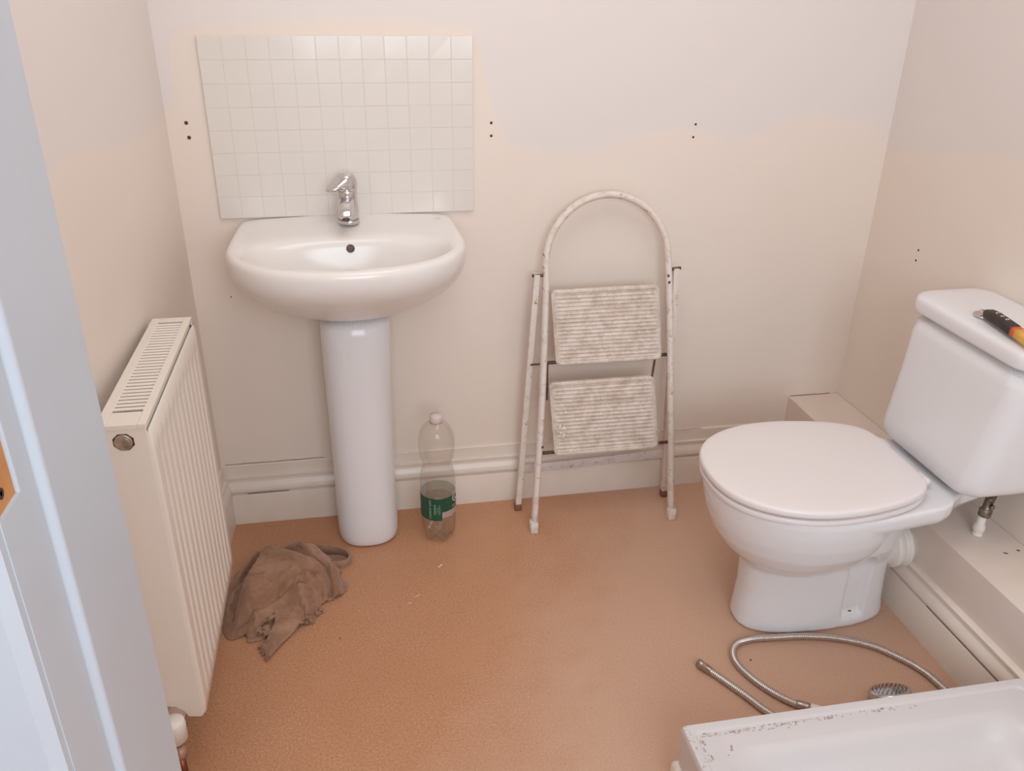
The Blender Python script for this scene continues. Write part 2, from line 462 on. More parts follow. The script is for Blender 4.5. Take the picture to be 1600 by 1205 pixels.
obj('architrave', prism([(.1935, -1.6182), (.1935, -1.626), (.186, -1.632), (.115, -1.634), (.105, -1.636), (.105, -1.6285), (.1662, -1.6285), (.1662, -1.6182)], 0, 2.1), M['door_paint'], D, angle=30)
obj('architrave', prism([(.196, -1.4355), (.19, -1.425), (.13, -1.432), (.125, -1.4495), (.1655, -1.4495), (.1655, -1.4355)], 0, 2.1), M['door_paint'], D, angle=30)

# ------------------------------------------------------------------ tiled splashback: 12 x 8 small square tiles
TX0, TZ0, TP = .0884, .851, .05
SP = thing('tile_splashback', (TX0+.3, -.001, TZ0), 'white glazed splashback of small square tiles fixed on the wall above the basin', 'splashback')
obj('grout_bed', box(TX0+.001, TX0+.599, -.0074, -.0005, TZ0+.001, TZ0+.399), M['grout'], SP, smooth=False)
random.seed(11)
gs = []
for j in range(8):
    for i in range(12):
        x0, z0 = TX0+i*TP+.0003, TZ0+j*TP+.0003; x1, z1 = x0+TP-.0006, z0+TP-.0006
        e = .0008
        dz = [random.uniform(-.00025, .00025) for _ in range(4)]
        V = [(x0, -.004, z0), (x1, -.004, z0), (x1, -.004, z1), (x0, -.004, z1),
             (x0, -.0068, z0), (x1, -.0068, z0), (x1, -.0068, z1), (x0, -.0068, z1),
             (x0+e, -.0078+dz[0], z0+e), (x1-e, -.0078+dz[1], z0+e), (x1-e, -.0078+dz[2], z1-e), (x0+e, -.0078+dz[3], z1-e)]
        F = [(a, (a+1) % 4, 4+(a+1) % 4, 4+a) for a in range(4)]+[(4+a, 4+(a+1) % 4, 8+(a+1) % 4, 8+a) for a in range(4)]+[(8, 9, 10, 11), (3, 2, 1, 0)]
        gs.append((V, F))
obj('tile_face', join(*gs), M['tile'], SP, smooth=False)

# ------------------------------------------------------------------ wash basin
BX = .380
def sgnp(v, e): return math.copysign(abs(v)**e, v)
def egg(a, bf, bb, cx, cy, z, nf=2.15, nb=2.15, n=96):
    out = []
    for i in range(n):
        t = 2*PI*i/n; c, s = math.cos(t), math.sin(t); e = 2/(nf if s < 0 else nb)
        ex = 2/(nf if s < 0 else nb)
        out.append((cx+a*sgnp(c, ex), cy+(bf if s < 0 else bb)*sgnp(s, e), z))
    return out
def deck(ring):
    r = []
    for x, y, z in ring:
        k = max(0, min(1, (y+.09)/.09)); k = k*k*(3-2*k)
        x = BX+(x-BX)*(1-.045*k)
        q = max(0, 1-((x-BX)/.25)**2)
        r.append((x, y, z+k*(.004+.011*q)))
    return r
R = [egg(.080, .072, .09, BX, -.115, .652), egg(.110, .100, .10, BX, -.120, .660), egg(.150, .140, .108, BX, -.13, .680, 2.2, 2.6), egg(.190, .172, .125, BX, -.145, .704, 2.2, 3.4),
     egg(.222, .195, .152, BX, -.163, .730, 2.2, 4), egg(.245, .212, .178, BX, -.182, .758, 2.2, 5), egg(.256, .2215, .194, BX, -.197, .786, 2.2, 9), egg(.2605, .2255, .198, BX, -.1995, .808, 2.2, 22),
     egg(.261, .2265, .1985, BX, -.1995, .824, 2.2, 30), deck(egg(.2595, .225, .1975, BX, -.1995, .834, 2.2, 30)), deck(egg(.2545, .220, .194, BX, -.1995, .8405, 2.2, 30)),
     deck(egg(.247, .211, .188, BX, -.1995, .842, 2.2, 22)), deck(egg(.236, .186, .16, BX, -.208, .8385, 2.2, 5)),
     deck(egg(.226, .152, .125, BX, -.232, .836, 2.2, 3)), egg(.219, .139, .107, BX, -.242, .830, 2.2, 2.6),
     egg(.207, .128, .103, BX, -.246, .812, 2.2, 2.5), egg(.186, .114, .098, BX, -.248, .780, 2.2, 2.4), egg(.150, .094, .085, BX, -.248, .750), egg(.100, .066, .066, BX, -.24, .732), egg(.045, .034, .034, BX, -.23, .724), egg(.022, .02, .02, BX, -.228, .722)]
WB = thing('wash_basin', (BX, -.2, .652), 'white ceramic wash basin with a wide curved front, under the tiled splashback', 'basin')
obj('basin_bowl', loft(R), M['ceramic'], WB, mods=[SUB1])
obj('overflow_hole', lathe([(.0090, -.003), (.0095, .0016), (.0086, .0024), (.0070, .0020), (.004, .0017), (.0004, .0016)], (.384, -.1435, .808), 24, (0, -1, .35)), M['overflow'], WB, label='dark brown overflow hole')
obj('drain', lathe([(.021, 0), (.0215, .002), (.014, .0025), (.012, .0005), (.001, 0)], (BX, -.228, .7215), 24), M['chrome'], WB)
obj('maker_mark', box(.588, .602, -.0455, -.0435, .8455, .8466), M['grout'], WB, smooth=False)

# pedestal
def ped(z, a, bf, bb=.075, cx=.3785, cy=-.112): return egg(a, bf, bb, cx, cy, z, 2.4, 3.5, 64)
PD = thing('basin_pedestal', (.378, -.11, 0), 'tall white ceramic pedestal standing on the floor below the wash basin', 'pedestal')
obj('pedestal_column', loft([ped(.0005, .068, .066), ped(.004, .074, .072), ped(.014, .0785, .0765), ped(.04, .0805, .079), ped(.12, .0795, .0785), ped(.25, .0785, .0785),
     ped(.40, .0795, .079), ped(.52, .082, .080, cx=.380), ped(.60, .0845, .081, cx=.382), ped(.6505, .0855, .082, .085, cx=.383)]), M['ceramic_cool'], PD, mods=[SUB1])

# mixer tap
TX, TY, TZ = .384, -.062, .8465
TP_ = thing('mixer_tap', (TX, TY, TZ), 'chrome single lever mixer tap standing on the back ledge of the basin', 'tap')
obj('tap_base', lathe([(.0235, 0), (.0250, .001), (.0252, .006), (.0245, .009)], (TX, TY, TZ), 40), M['chrome'], TP_)
obj('tap_body', lathe([(.0240, .008), (.0238, .02), (.0232, .05), (.0232, .074), (.0225, .078), (.016, .080)], (TX, TY, TZ), 40), M['chrome'], TP_)
sp = [Vector((TX-.001, TY+.006, TZ+.052)), Vector((TX-.002, TY-.018, TZ+.053)), Vector((TX-.003, TY-.045, TZ+.052)), Vector((TX-.004, TY-.064, TZ+.048)), Vector((TX-.005, TY-.078, TZ+.041)), Vector((TX-.005, TY-.086, TZ+.032))]
cp = catmull(sp, 4)
obj('tap_spout', sweep(cp, rrect2(.0165, .0125, .009, 4), scale=[1.15-.28*i/(len(cp)-1) for i in range(len(cp))]), M['chrome'], TP_, mods=[SUB1])
obj('aerator', lathe([(.0092, 0), (.0096, .007), (.0085, .008), (.0075, .003), (.0005, .003)], Vector((TX-.005, TY-.078, TZ+.034)), 24, (0, .1, -1)), M['rod'], TP_)
cap = lathe([(.0240, .078), (.0248, .082), (.0250, .092), (.0235, .103), (.0185, .112), (.010, .117), (.002, .118)], (TX, TY, TZ), 36)
# lever: a rounded paddle leaving the cap towards the left and front
dr = Vector((-.80, -.55, -.22)).normalized(); sd = dr.cross(Vector((0, 0, 1))).normalized(); uu = sd.cross(dr).normalized()
c0 = Vector((TX, TY, TZ+.1))
rg = []
for t, wd, th, lift in ((-.014, .012, .006, .004), (-.004, .021, .012, .003), (.010, .0235, .0145, .0015), (.024, .0225, .012, -.001), (.036, .020, .009, -.003), (.046, .0165, .0065, -.005), (.053, .0115, .004, -.006), (.056, .005, .002, -.0065)):
    rg.append([c0+dr*t+uu*lift+sd*a*wd+uu*b_*th for a, b_ in [(math.cos(2*PI*i/20), math.sin(2*PI*i/20)) for i in range(20)]])
obj('tap_lever', join(cap, loft(rg)), M['chrome'], TP_, mods=[('REMESH', dict(mode='VOXEL', voxel_size=.0012, use_smooth_shade=True)), ('SMOOTH', dict(factor=.5, iterations=6))])
obj('temperature_dot', lathe([(.0016, 0), (.0016, .0006), (.0002, .0008)], (TX-.0165, TY-.0172, TZ+.080), 10, (-.5, -.8, 0)), M['black'], TP_)

# ------------------------------------------------------------------ radiator
RX0, RX1 = -.006, .060; RY0, RY1 = -.846, -.404; RZ0, RZ1 = .150, .757
RD = thing('radiator', (.03, -.635, RZ0), 'white ribbed panel radiator with a slotted top grille, on the left wall', 'radiator')
pitch = .0345
def ribd(y):
    t = ((y-(RY0+.034))/pitch) % 1.0
    if y < RY0+.03 or y > RY1-.026: return 0
    d = min(t, 1-t)*2      # 0 at groove centre
    return .0050*(1-max(0, min(1, (d-.18)/.30)))
ys = []
n = 13*12
for i in range(n+1): ys.append(RY0+.004+(RY1-RY0-.008)*i/n)
zs = [(RZ0+.003, 0), (RZ0+.006, 0), (RZ0+.028, 0), (RZ0+.045, 1), (RZ0+.18, 1), (RZ0+.35, 1), (RZ1-.075, 1), (RZ1-.05, 0), (RZ1-.018, 0), (RZ1-.014, 0)]
rows = []
for k, (z, on) in enumerate(zs):
    inset = (.006, .001, 0, 0, 0, 0, 0, 0, .001, .006)[k]
    r = []
    r.append((RX1-.004, RY0+.001, z)); r.append((RX1+.008, RY0+.0015, z))
    for i, y in enumerate(ys):
        r.append((RX1+.012-inset-(ribd(y) if on else 0), y, z))
    r.append((RX1+.008, RY1-.0015, z)); r.append((RX1-.004, RY1-.001, z))
    rows.append(r)
obj('front_panel', loft(rows, closed=False), M['rad_paint'], RD, angle=60)
obj('back_panel', box(RX0+.001, RX0+.008, RY0+.01, RY1-.01, RZ0+.004, RZ1-.02), M['rad_paint'], RD, smooth=False)
fins = [box(RX0+.012+i*0, RX1-.008, RY0+.03+i*.0265, RY0+.036+i*.0265, RZ0+.05, RZ1-.03) for i in range(15)]
obj('convector_fins', join(*fins), M['rad_inner'], RD, smooth=False)
# end panels (near one has a shaped hole round the plug)
def side(y0, y1, cut):
    # outline in x,z with an arched bottom, and an octagonal cut-out
    out = [(RX0, RZ0+.03), (RX0+.012, RZ0+.034), (RX0+.028, RZ0+.030), (RX0+.040, RZ0+.018), (RX0+.046, RZ0+.004), (RX1+.002, RZ0), (RX1+.006, RZ0+.003), (RX1+.006, RZ1-.004), (RX1, RZ1), (RX0+.003, RZ1), (RX0, RZ1-.004)]
    bm = bmesh.new()
    vs = [bm.verts.new((x, y0, z)) for x, z in out]
    es = [bm.edges.new((vs[i], vs[(i+1) % len(vs)])) for i in range(len(vs))]
    if cut:
        cx, cz = .030, RZ1-.0290; a = .0155; b_ = .0145
        oc = [(cx+a*math.cos(PI/8+k*PI/4)*1.06, cz+b_*math.sin(PI/8+k*PI/4)*1.06) for k in range(8)]
        ov = [bm.verts.new((x, y0, z)) for x, z in oc]
        es += [bm.edges.new((ov[i], ov[(i+1) % 8])) for i in range(8)]
    bmesh.ops.triangle_fill(bm, use_beauty=True, edges=es)
    r = bmesh.ops.extrude_face_region(bm, geom=list(bm.faces))
    for v in [g for g in r['geom'] if isinstance(g, bmesh.types.BMVert)]: v.co.y = y1
    return bm
obj('side_panel', side(RY0-.003, RY0+.001, True), M['rad_paint'], RD, smooth=False, mods=[BEV(.0012, 2, 50)])
obj('side_panel', side(RY1-.001, RY1+.003, False), M['rad_paint'], RD, smooth=False)
pl = obj('blanking_plug', lathe([(.0132, -.012), (.0136, .0005), (.0120, .0022), (.0105, .0018), (.0098, .0024), (.002, .0027)], (.030, RY0-.003, RZ1-.0290), 32, (0, -1, 0)), M['nickel'], RD, label='dull metal plug')
obj('plug_recess', box(.010, .050, RY0+.0015, RY0+.004, RZ1-.055, RZ1-.012), M['dark'], RD, smooth=False)
# top grille: frame and slats
gx0, gx1 = RX0+.015, RX1-.006; gy0, gy1 = RY0+.040, RY1-.018
fr = join(box(RX0-.001, gx0, RY0-.0045, RY1+.003, RZ1-.007, RZ1+.0015), box(gx1, RX1+.007, RY0-.0045, RY1+.003, RZ1-.006, RZ1+.0015),
          box(gx0, gx1, RY0-.0045, gy0, RZ1-.007, RZ1+.0015), box(gx0, gx1, gy1, RY1+.003, RZ1-.006, RZ1+.0015),
          box(RX1-.001, RX1+.004, RY0-.002, RY1+.002, RZ1-.018, RZ1-.004))
obj('top_frame', fr, M['rad_paint'], RD, smooth=False, mods=[BEV(.001, 2)])
ns = 30
sl = []
for i in range(ns-1):
    y = gy0+(gy1-gy0)*(i+1)/ns
    sl.append(([(gx0-.001, y-.0024, RZ1-.0005), (gx1+.001, y-.0024, RZ1-.0005), (gx1+.001, y+.0030, RZ1+.001), (gx0-.001, y+.0030, RZ1+.001),
                (gx0-.001, y-.0024, RZ1-.003), (gx1+.001, y-.0024, RZ1-.003), (gx1+.001, y+.0030, RZ1-.0015), (gx0-.001, y+.0030, RZ1-.0015)],
               [(0, 1, 2, 3), (7, 6, 5, 4), (0, 4, 5, 1), (1, 5, 6, 2), (2, 6, 7, 3), (3, 7, 4, 0)]))
obj('top_slats', join(*sl), M['rad_paint'], RD, smooth=False)
obj('air_vent', lathe([(.0028, 0), (.0028, .003), (.0015, .0032)], (RX1+.004, RY1-.012, RZ1-.012), 10, (1, 0, 0)), M['rod'], RD)
# valve with its white cap and pipe, near end
vx, vy = .022, -.880
VL = obj('radiator_valve', join(lathe([(.0095, .055), (.0125, .056), (.0125, .075), (.010, .078), (.010, .088), (.0125, .090), (.0125, .104), (.008, .106)], (vx, vy, .036), 20),
         lathe([(.009, 0), (.009, .012), (.0125, .0125), (.0125, .022), (.0085, .023), (.0085, .040)], (vx, vy, .121), 16, (.15, 1, .35))), M['chrome'], RD)
obj('valve_cap', lathe([(.0175, .100), (.0195, .101), (.0200, .132), (.0190, .141), (.0165, .144), (.002, .145)], (vx, vy, .036), 32), M['white_plastic'], RD, label='white plastic cap')
obj('supply_pipe', lathe([(.0075, 0), (.0075, .090)], (vx, vy, .0005), 16), M['copper'], RD, label='copper pipe, partly painted white')
obj('pipe_collar', lathe([(.014, 0), (.013, .006), (.0085, .009), (.0085, .020)], (vx, vy, .0005), 16), M['white_plastic'], RD)
# valve and pipe at the far end
vy2 = -.372
obj('supply_pipe', lathe([(.0075, 0), (.0075, .19)], (.020, vy2, .0005), 14), M['rad_paint'], RD)
obj('radiator_valve', join(lathe([(.010, 0), (.0125, .002), (.0125, .022), (.009, .024), (.009, .045)], (.020, vy2, .15), 16), lathe([(.008, 0), (.008, .04)], (.020, vy2+.002, .175), 12, (0, -1, 0))), M['chrome'], RD)
obj('wall_bracket', box(-.055, RX0+.001, -.60, -.57, .25, .70), M['rad_paint'], RD, smooth=False)

# ------------------------------------------------------------------ step ladder
LD = thing('step_ladder', (1.02, -.12, 0), 'folded white two-step ladder with a rounded hoop, leaning on the back wall', 'step ladder')
def fy(z): return -.184+.168*z
nv = Vector((0, -1, .168)).normalized()      # out of the frame plane, toward the room
def FP(x, z, off=0): return Vector((x, fy(z), z))+nv*off
def ext(P, k=4): return catmull(P, k)
hc, ha, hb_, hz = 1.0225, .161, .166, .722
pts = [FP(.8235, .001), FP(.836, .17), FP(.848, .34), FP(.857, .53), FP(.8615, .66)]
for i in range(0, 19):
    t = PI-PI*i/18
    pts.append(FP(hc+ha*math.cos(t), hz+hb_*math.sin(t)))
pts += [FP(1.189, .66), FP(1.196, .53), FP(1.205, .34), FP(1.2125, .17), FP(1.219, .001)]
def tube_oval(pts, a, b_, m, name, n=12, label=None, par=LD):
    rings = []
    for i, p in enumerate(pts):
        t = (pts[min(i+1, len(pts)-1)]-pts[max(i-1, 0)]).normalized()
        s = t.cross(nv).normalized()
        rings.append([p+s*a*math.cos(2*PI*k/n)+nv*b_*math.sin(2*PI*k/n) for k in range(n)])
    return obj(name, loft(rings), m, par, label=label)
tube_oval(catmull(pts, 3), .0092, .0115, M['ladder'], 'front_frame', 14)
for x, s in ((.8235, 1), (1.219, -1)):
    q = FP(x, .0, 0)
    obj('frame_foot', loft([[q+Vector((a, b_, z)) for a, b_ in rrect2(.0105, .013, .004)] for z in (.0008, .004, .016, .034)]), M['ladder'], LD)
def bar(name, A, B, a, b_, m, side_v=Vector((1, 0, 0)), r=.0015):
    A = Vector(A); B = Vector(B); t = (B-A).normalized(); s = (side_v-t*side_v.dot(t)).normalized(); u = t.cross(s)
    return obj(name, loft([[P+s*p+u*q for p, q in rrect2(a, b_, min(r, a*.9, b_*.9), 2)] for P in (A, B)]), m, LD, angle=40)
bar('rear_leg', (.801, -.070, .012), (.8385, -.066, .700), .0078, .0085, M['ladder'])
bar('rear_leg', (1.237, -.070, .012), (1.2065, -.066, .700), .0078, .0085, M['ladder'])
for A in ((.8003, -.070), (1.2378, -.070)):
    obj('rear_foot', loft([[(A[0]+a, A[1]+b_, z) for a, b_ in rrect2(.0095, .0105, .003)] for z in (.0008, .004, .020)]), M['rubber_brown'], LD)
obj('rear_crossbar', loft([[(x, -.0625+dy, z0+zz) for dy, zz in rrect2(.0025, .0135, .002, 2)] for x, z0 in ((.812, .126), (1.229, .139))]), M['bar'], LD, angle=40)
# pivot pins
def pin(A, B, r, name='pivot_pin', m=None):
    A = Vector(A); B = Vector(B)
    return obj(name, lathe([(r*.6, -.0005), (r, .001), (r, (B-A).length-.001), (r*.6, (B-A).length)], A, 12, (B-A)), m or M['rod'], LD)
pin((.826, -.070, .697), (.867, -.070, .697), .0042)
pin((1.180, -.070, .697), (1.219, -.070, .700), .0042)
pin((.822, -.070, .452), FP(.862, .468)+Vector((0, 0, 0)), .0026, 'fold_pin')
# steps with rods and folding links
def step(P00, P10, P11, P01):
    """corners: upper left, upper right, lower right, lower left (x,z) in the frame plane"""
    NU, NV = 48, 132; off0 = .016
    def at(u, v): return (P00[0]*(1-u)*(1-v)+P10[0]*u*(1-v)+P11[0]*u*v+P01[0]*(1-u)*v, P00[1]*(1-u)*(1-v)+P10[1]*u*(1-v)+P11[1]*u*v+P01[1]*(1-u)*v)
    Wd, Hd = .286, .195
    rows = []
    for j in range(NV+1):
        v = j/NV; row = []
        for i in range(NU+1):
            u = i/NU
            # squeeze the border samples, round the corners
            du, dv = (min(u, 1-u))*Wd, (min(v, 1-v))*Hd
            uu_, vv_ = u, v; rc = .014
            if du < rc and dv < rc:
                a, b_ = rc-du, rc-dv; l = math.hypot(a, b_)
                mx_ = max(a, b_)
                if l > 0:
                    k = mx_/l
                    a2, b2 = a*k, b_*k
                    un, vn = (rc-a2)/Wd, (rc-b2)/Hd
                    uu_ = un if u < .5 else 1-un; vv_ = vn if v < .5 else 1-vn
            x, z = at(uu_, vv_)
            e = min(du, dv)
            h = .0
            if e < .0085: h = .0035*min(1, max(0, e/.002+.1))
            elif e < .011: h = .0035*(1-(e-.0085)/.0025)
            else:
                ph = (v*Hd-.011)/(Hd-.022)*17
                c = math.cos(2*PI*ph)
                edge = min(1, (du-.011)/.006)
                h = .0030*(max(0, c)**.8)*edge
                h += .0008*noise.noise(Vector((x*90, z*90, 3)))
            row.append(FP(x, z, off0+h))
        rows.append(row)
    g1 = loft(rows, closed=False)
    # rim going back
    per = [rows[0][i] for i in range(NU+1)]+[rows[j][NU] for j in range(1, NV+1)]+[rows[NV][i] for i in range(NU-1, -1, -1)]+[rows[j][0] for j in range(NV-1, 0, -1)]
    g2 = loft([per, [p-nv*.012 for p in per]], caps=(False, True))
    g2[1][-1:] = [g2[1][-1]]
    return join(g1, g2)
obj('step', step((.871, .660), (1.156, .662), (1.170, .4655), (.8845, .4655)), M['step'], LD, angle=50)
st2 = obj('step', step((.8645, .4215), (1.151, .4215), (1.170, .219), (.880, .2185)), M['step'], LD, angle=50, label='lower step, with a splash of white paint')
random.seed(5)
sg = []
for k in range(26):
    a = random.uniform(0, 2*PI); rr = random.uniform(0, .016)**1.0
    x = .897+rr*math.cos(a)+(.004 if k > 18 else 0); z = .296+rr*.8*math.sin(a)-(.018 if k > 18 else 0)
    s_ = random.uniform(.0015, .006 if rr < .009 else .0025)
    sg.append(lathe([(s_, -.001), (s_*.8, .0006), (s_*.1, .001)], FP(x, z, .0195), 9, nv))
obj('paint_splash', join(*sg), M['flake'], st2)
for z, xa, xb in ((.470, .857, 1.197), (.224, .842, 1.209)):
    pin(FP(xa, z, -.002), FP(xb, z+.002, -.002), .0048, 'step_rod')
bar('folding_link', FP(1.160, .470, -.004), FP(1.150, .395, -.004), .0022, .004, M['rod'])
bar('folding_link', FP(.866, .470, -.004), FP(.864, .370, -.004), .0022, .004, M['rod'])
for x, z in ((1.177, .682), (1.180, .665), (.848, .245)):
    obj('rivet', lathe([(.0035, 0), (.0032, .0012), (.001, .0018)], FP(x+(.006 if x > 1 else 0), z, .0105), 10, nv), M['rod'], LD)

# ------------------------------------------------------------------ water bottle
BC = Vector((.566, -.158, 0))
BT = thing('water_bottle', BC, 'clear plastic bottle with a green label and some water, standing beside the pedestal', 'bottle')
prof = [(.0285, .004), (.036, .006), (.042, .014), (.0455, .030), (.0465, .048), (.0460, .052), (.0462, .060), (.0462, .150), (.0468, .156), (.0468, .185), (.0455, .200), (.0415, .213), (.0375, .222), (.0368, .229),
        (.0385, .238), (.0430, .250), (.0463, .266), (.0475, .284), (.0468, .302), (.0430, .320), (.0365, .334), (.0270, .346), (.0185, .352), (.0140, .355), (.0135, .362)]
seg = 60
def petal(r, z, a):
    if z > .05: return r, z
    k = (1-z/.05)
    p_ = .5+.5*math.cos(5*a)
    return r*(1-.16*k*(1-p_)), z+k*.012*(1-p_)-(.0038*k*p_)
def bottle_rings(prof, inset=0, zmin=0, zmax=9):
    rg = []
    for r, z in prof:
        if z > zmax: break
        ring = []
        for i in range(seg):
            a = 2*PI*i/seg; r_, z_ = petal(r-inset, z, a)
            ring.append(BC+Vector((r_*math.cos(a), r_*math.sin(a), z_+zmin)))
        rg.append(ring)
    return rg
base_c = [[BC+Vector((.012*math.cos(2*PI*i/seg), .012*math.sin(2*PI*i/seg), .012)) for i in range(seg)]]
obj('bottle_body', loft(base_c+bottle_rings(prof), caps=(True, False)), M['pet'], BT)
wp = [q for q in prof if q[1] < .118]+[(.0462, .118)]
obj('bottle_water', loft([[p+Vector((0, 0, .001)) for p in base_c[0]]]+bottle_rings(wp, .0016, .0006)), M['water'], BT)
obj('bottle_cap', lathe([(.0150, .352), (.0160, .353), (.0160, .368), (.0152, .3705), (.002, .3712)], BC, 36), simple('pale_translucent_cap', lin(222, 212, 206), .4), BT, label='whitish screw cap')
obj('neck_ring', lathe([(.0150, .3485), (.0163, .349), (.0163, .3515), (.0150, .352)], BC, 36), M['residue'], BT)
def band(a0, a1, z0, z1, r, n=40, arc=None):
    rows = [[BC+Vector((r*math.cos(math.radians(a0+(a1-a0)*i/n)), r*math.sin(math.radians(a0+(a1-a0)*i/n)), (z0 if k == 0 else z1)+(arc(i/n) if (arc and k == 0) else 0))) for i in range(n+1)] for k in (0, 1)]
    return loft(rows, closed=False)
RL = .0469
# angles: -90 faces the room; label runs round the front, translucent back half
lab = obj('label', join(band(-190, -83, .078, .146, RL), band(-83, 0, .104, .146, RL, arc=lambda t: .0)), M['green_label'], BT, label='green paper label')
obj('label_strip', band(-83, 0, .086, .1035, RL), M['grey_label'], lab)
m, nt, b = new_mat('label_inside'); b.inputs['Base Color'].default_value = lin(150, 158, 146); b.inputs['Roughness'].default_value = .7; b.inputs['Alpha'].default_value = .55
obj('label_back', band(0, 170, .086, .146, RL), m, lab, label='pale see-through back of the label')
def wrap_text(s, size, a_deg, z, rot, m, par, r, name='label_text', bold=0.0):
    cu = bpy.data.curves.new('t', 'FONT'); cu.body = s; cu.size = size; cu.align_x = 'CENTER'; cu.align_y = 'CENTER'; cu.resolution_u = 2; cu.offset = bold
    to = bpy.data.objects.new('t', cu); COL.objects.link(to)
    dg = bpy.context.evaluated_depsgraph_get(); dg.update()
    me = bpy.data.meshes.new_from_object(to.evaluated_get(dg))
    V = []
    for v in me.vertices:
        x, y = v.co.x, v.co.y
        if rot: x, y = -y, x
        a = math.radians(a_deg)+x/r
        V.append(BC+Vector((r*math.cos(a), r*math.sin(a), z+y)))
    F = [tuple(p.vertices) for p in me.polygons]
    bpy.data.objects.remove(to); bpy.data.meshes.remove(me)
    return obj(name, (V, F), m, par, smooth=False)
wrap_text('CARRICK GLEN', .0082, -122, .112, 1, M['pale_green'], lab, RL+.0004)
wrap_text('SOURCE', .0082, -106, .113, 1, M['pale_green'], lab, RL+.0004)
wrap_text('NATURAL', .0040, -97, .112, 1, M['pale_green'], lab, RL+.0004)
wrap_text('MINERAL WATER', .0040, -91, .112, 1, M['pale_green'], lab, RL+.0004)
wrap_text('Carrick', .0085, -30, .113, 0, M['print_white'], lab, RL+.0004)
# round emblem with a curl
def arc_strip(cx_a, cz, rad, t0, t1, wdt, n=24):
    rows = []
    for k in (-.5, .5):
        rw = []
        for i in range(n+1):
            t = math.radians(t0+(t1-t0)*i/n); R_ = rad+wdt*k
            a = math.radians(cx_a)+R_*math.cos(t)/RL
            rw.append(BC+Vector(((RL+.0005)*math.cos(a), (RL+.0005)*math.sin(a), cz+R_*math.sin(t))))
        rows.append(rw)
    return loft(rows, closed=False)
obj('label_emblem', join(arc_strip(-24, .138, .015, 0, 360, .0026, 40), arc_strip(-24, .138, .008, 30, 300, .0026)), M['print_white'], lab)

# ------------------------------------------------------------------ toilet
TO = thing('toilet', (1.42, -.615, 0), 'white close-coupled toilet with its lid down, bolted to the floor by the right wall', 'toilet')
YC = -.615
def sup(x0, x1, hw, z, n_=2.6, yc=YC, seg=64, front=None):
    cx, a = (x0+x1)/2, (x1-x0)/2
    return [(cx+a*sgnp(math.cos(2*PI*i/seg), 2/n_), yc+hw*sgnp(math.sin(2*PI*i/seg), 2/n_), z) for i in range(seg)]
def eggx(x0, xm, x1, hw, z, nb=2.6, seg=64, nf=2.0):
    """front (low x) elliptical, back squarer; xm = x of greatest width"""
    out = []
    for i in range(seg):
        t = 2*PI*i/seg; c, s = math.cos(t), math.sin(t)
        if c < 0: out.append((xm+(xm-x0)*sgnp(c, 2/nf), YC+hw*sgnp(s, 2/nf), z))
        else: out.append((xm+(x1-xm)*sgnp(c, 2/nb), YC+hw*sgnp(s, 2/nb), z))
    return out
YF = -.601
A_ = loft([sup(1.222, 1.598, .0815, .0005, 2.6, YF), sup(1.222, 1.598, .082, .008, 2.6, YF), sup(1.224, 1.592, .0795, .04, 2.6, YF), sup(1.228, 1.588, .077, .10, 2.6, YF), sup(1.226, 1.584, .077, .17, 2.8, YF), sup(1.214, 1.584, .085, .22, 2.8), sup(1.21, 1.584, .092, .27, 2.8), sup(1.21, 1.60, .10, .33, 2.8), sup(1.21, 1.60, .10, .36, 2.8)])
B_ = loft([eggx(1.26, 1.31, 1.40, .045, .178), eggx(1.222, 1.31, 1.44, .085, .190), eggx(1.192, 1.315, 1.47, .118, .212), eggx(1.163, 1.32, 1.49, .144, .243), eggx(1.140, 1.325, 1.505, .163, .278), eggx(1.124, 1.325, 1.515, .175, .315), eggx(1.114, 1.325, 1.525, .182, .350), eggx(1.110, 1.325, 1.53, .185, .378), eggx(1.112, 1.325, 1.53, .184, .392)])
shp = [(1.36, .184), (1.42, .182), (1.47, .175), (1.52, .168), (1.565, .162), (1.592, .150), (1.612, .132), (1.64, .115), (1.70, .10)]
def shelf_ring(k, z): return [(x, YC-h*k, z) for x, h in shp]+[(x, YC+h*k, z) for x, h in shp[::-1]]
C_ = loft([[(x, y, .345-.02*0+(.0 if x < 1.6 else .010)) for x, y, z in shelf_ring(.93, 0)], [(x, y, .362) for x, y, z in shelf_ring(.985, 0)], shelf_ring(1, .385), shelf_ring(.99, .392)])
E_ = loft([sup(1.50, 1.66, .055, .30, 3), sup(1.50, 1.70, .09, .33, 3), sup(1.50, 1.72, .11, .36, 3)])
tmp = obj('pan_tmp', join(A_, B_, C_, E_), M['ceramic_cool'], TO, mods=[('REMESH', dict(mode='VOXEL', voxel_size=.0045, use_smooth_shade=True)), ('SMOOTH', dict(factor=.5, iterations=7))])
dg = bpy.context.evaluated_depsgraph_get(); dg.update()
me = bpy.data.meshes.new_from_object(tmp.evaluated_get(dg))
V = [v.co.copy()+ORG[TO] for v in me.vertices]; F = [tuple(q.vertices) for q in me.polygons]
bpy.data.objects.remove(tmp); bpy.data.meshes.remove(me)
def ss(a, b, x):
    t = max(0, min(1, (x-a)/(b-a))); return t*t*(3-2*t)
for v in V:
    # arched recess round the fixing screws on both flanks of the foot
    if v.z < .26 and abs(v.y-YF) > .045:
        xc = 1.482; w_ = .029
        top = .178
        if v.z <= top: d = abs(v.x-xc)/w_
        else: d = math.hypot((v.x-xc), (v.z-top)*1.0)/w_
        lo = ss(.018, .045, v.z)
        k = (1-ss(.72, 1.12, d))*lo
        v.y += (.013*k) if v.y < YF else (-.013*k)
    if v.z < .0008: v.z = .0008
obj('pan', (V, F), M['ceramic_cool'], TO)
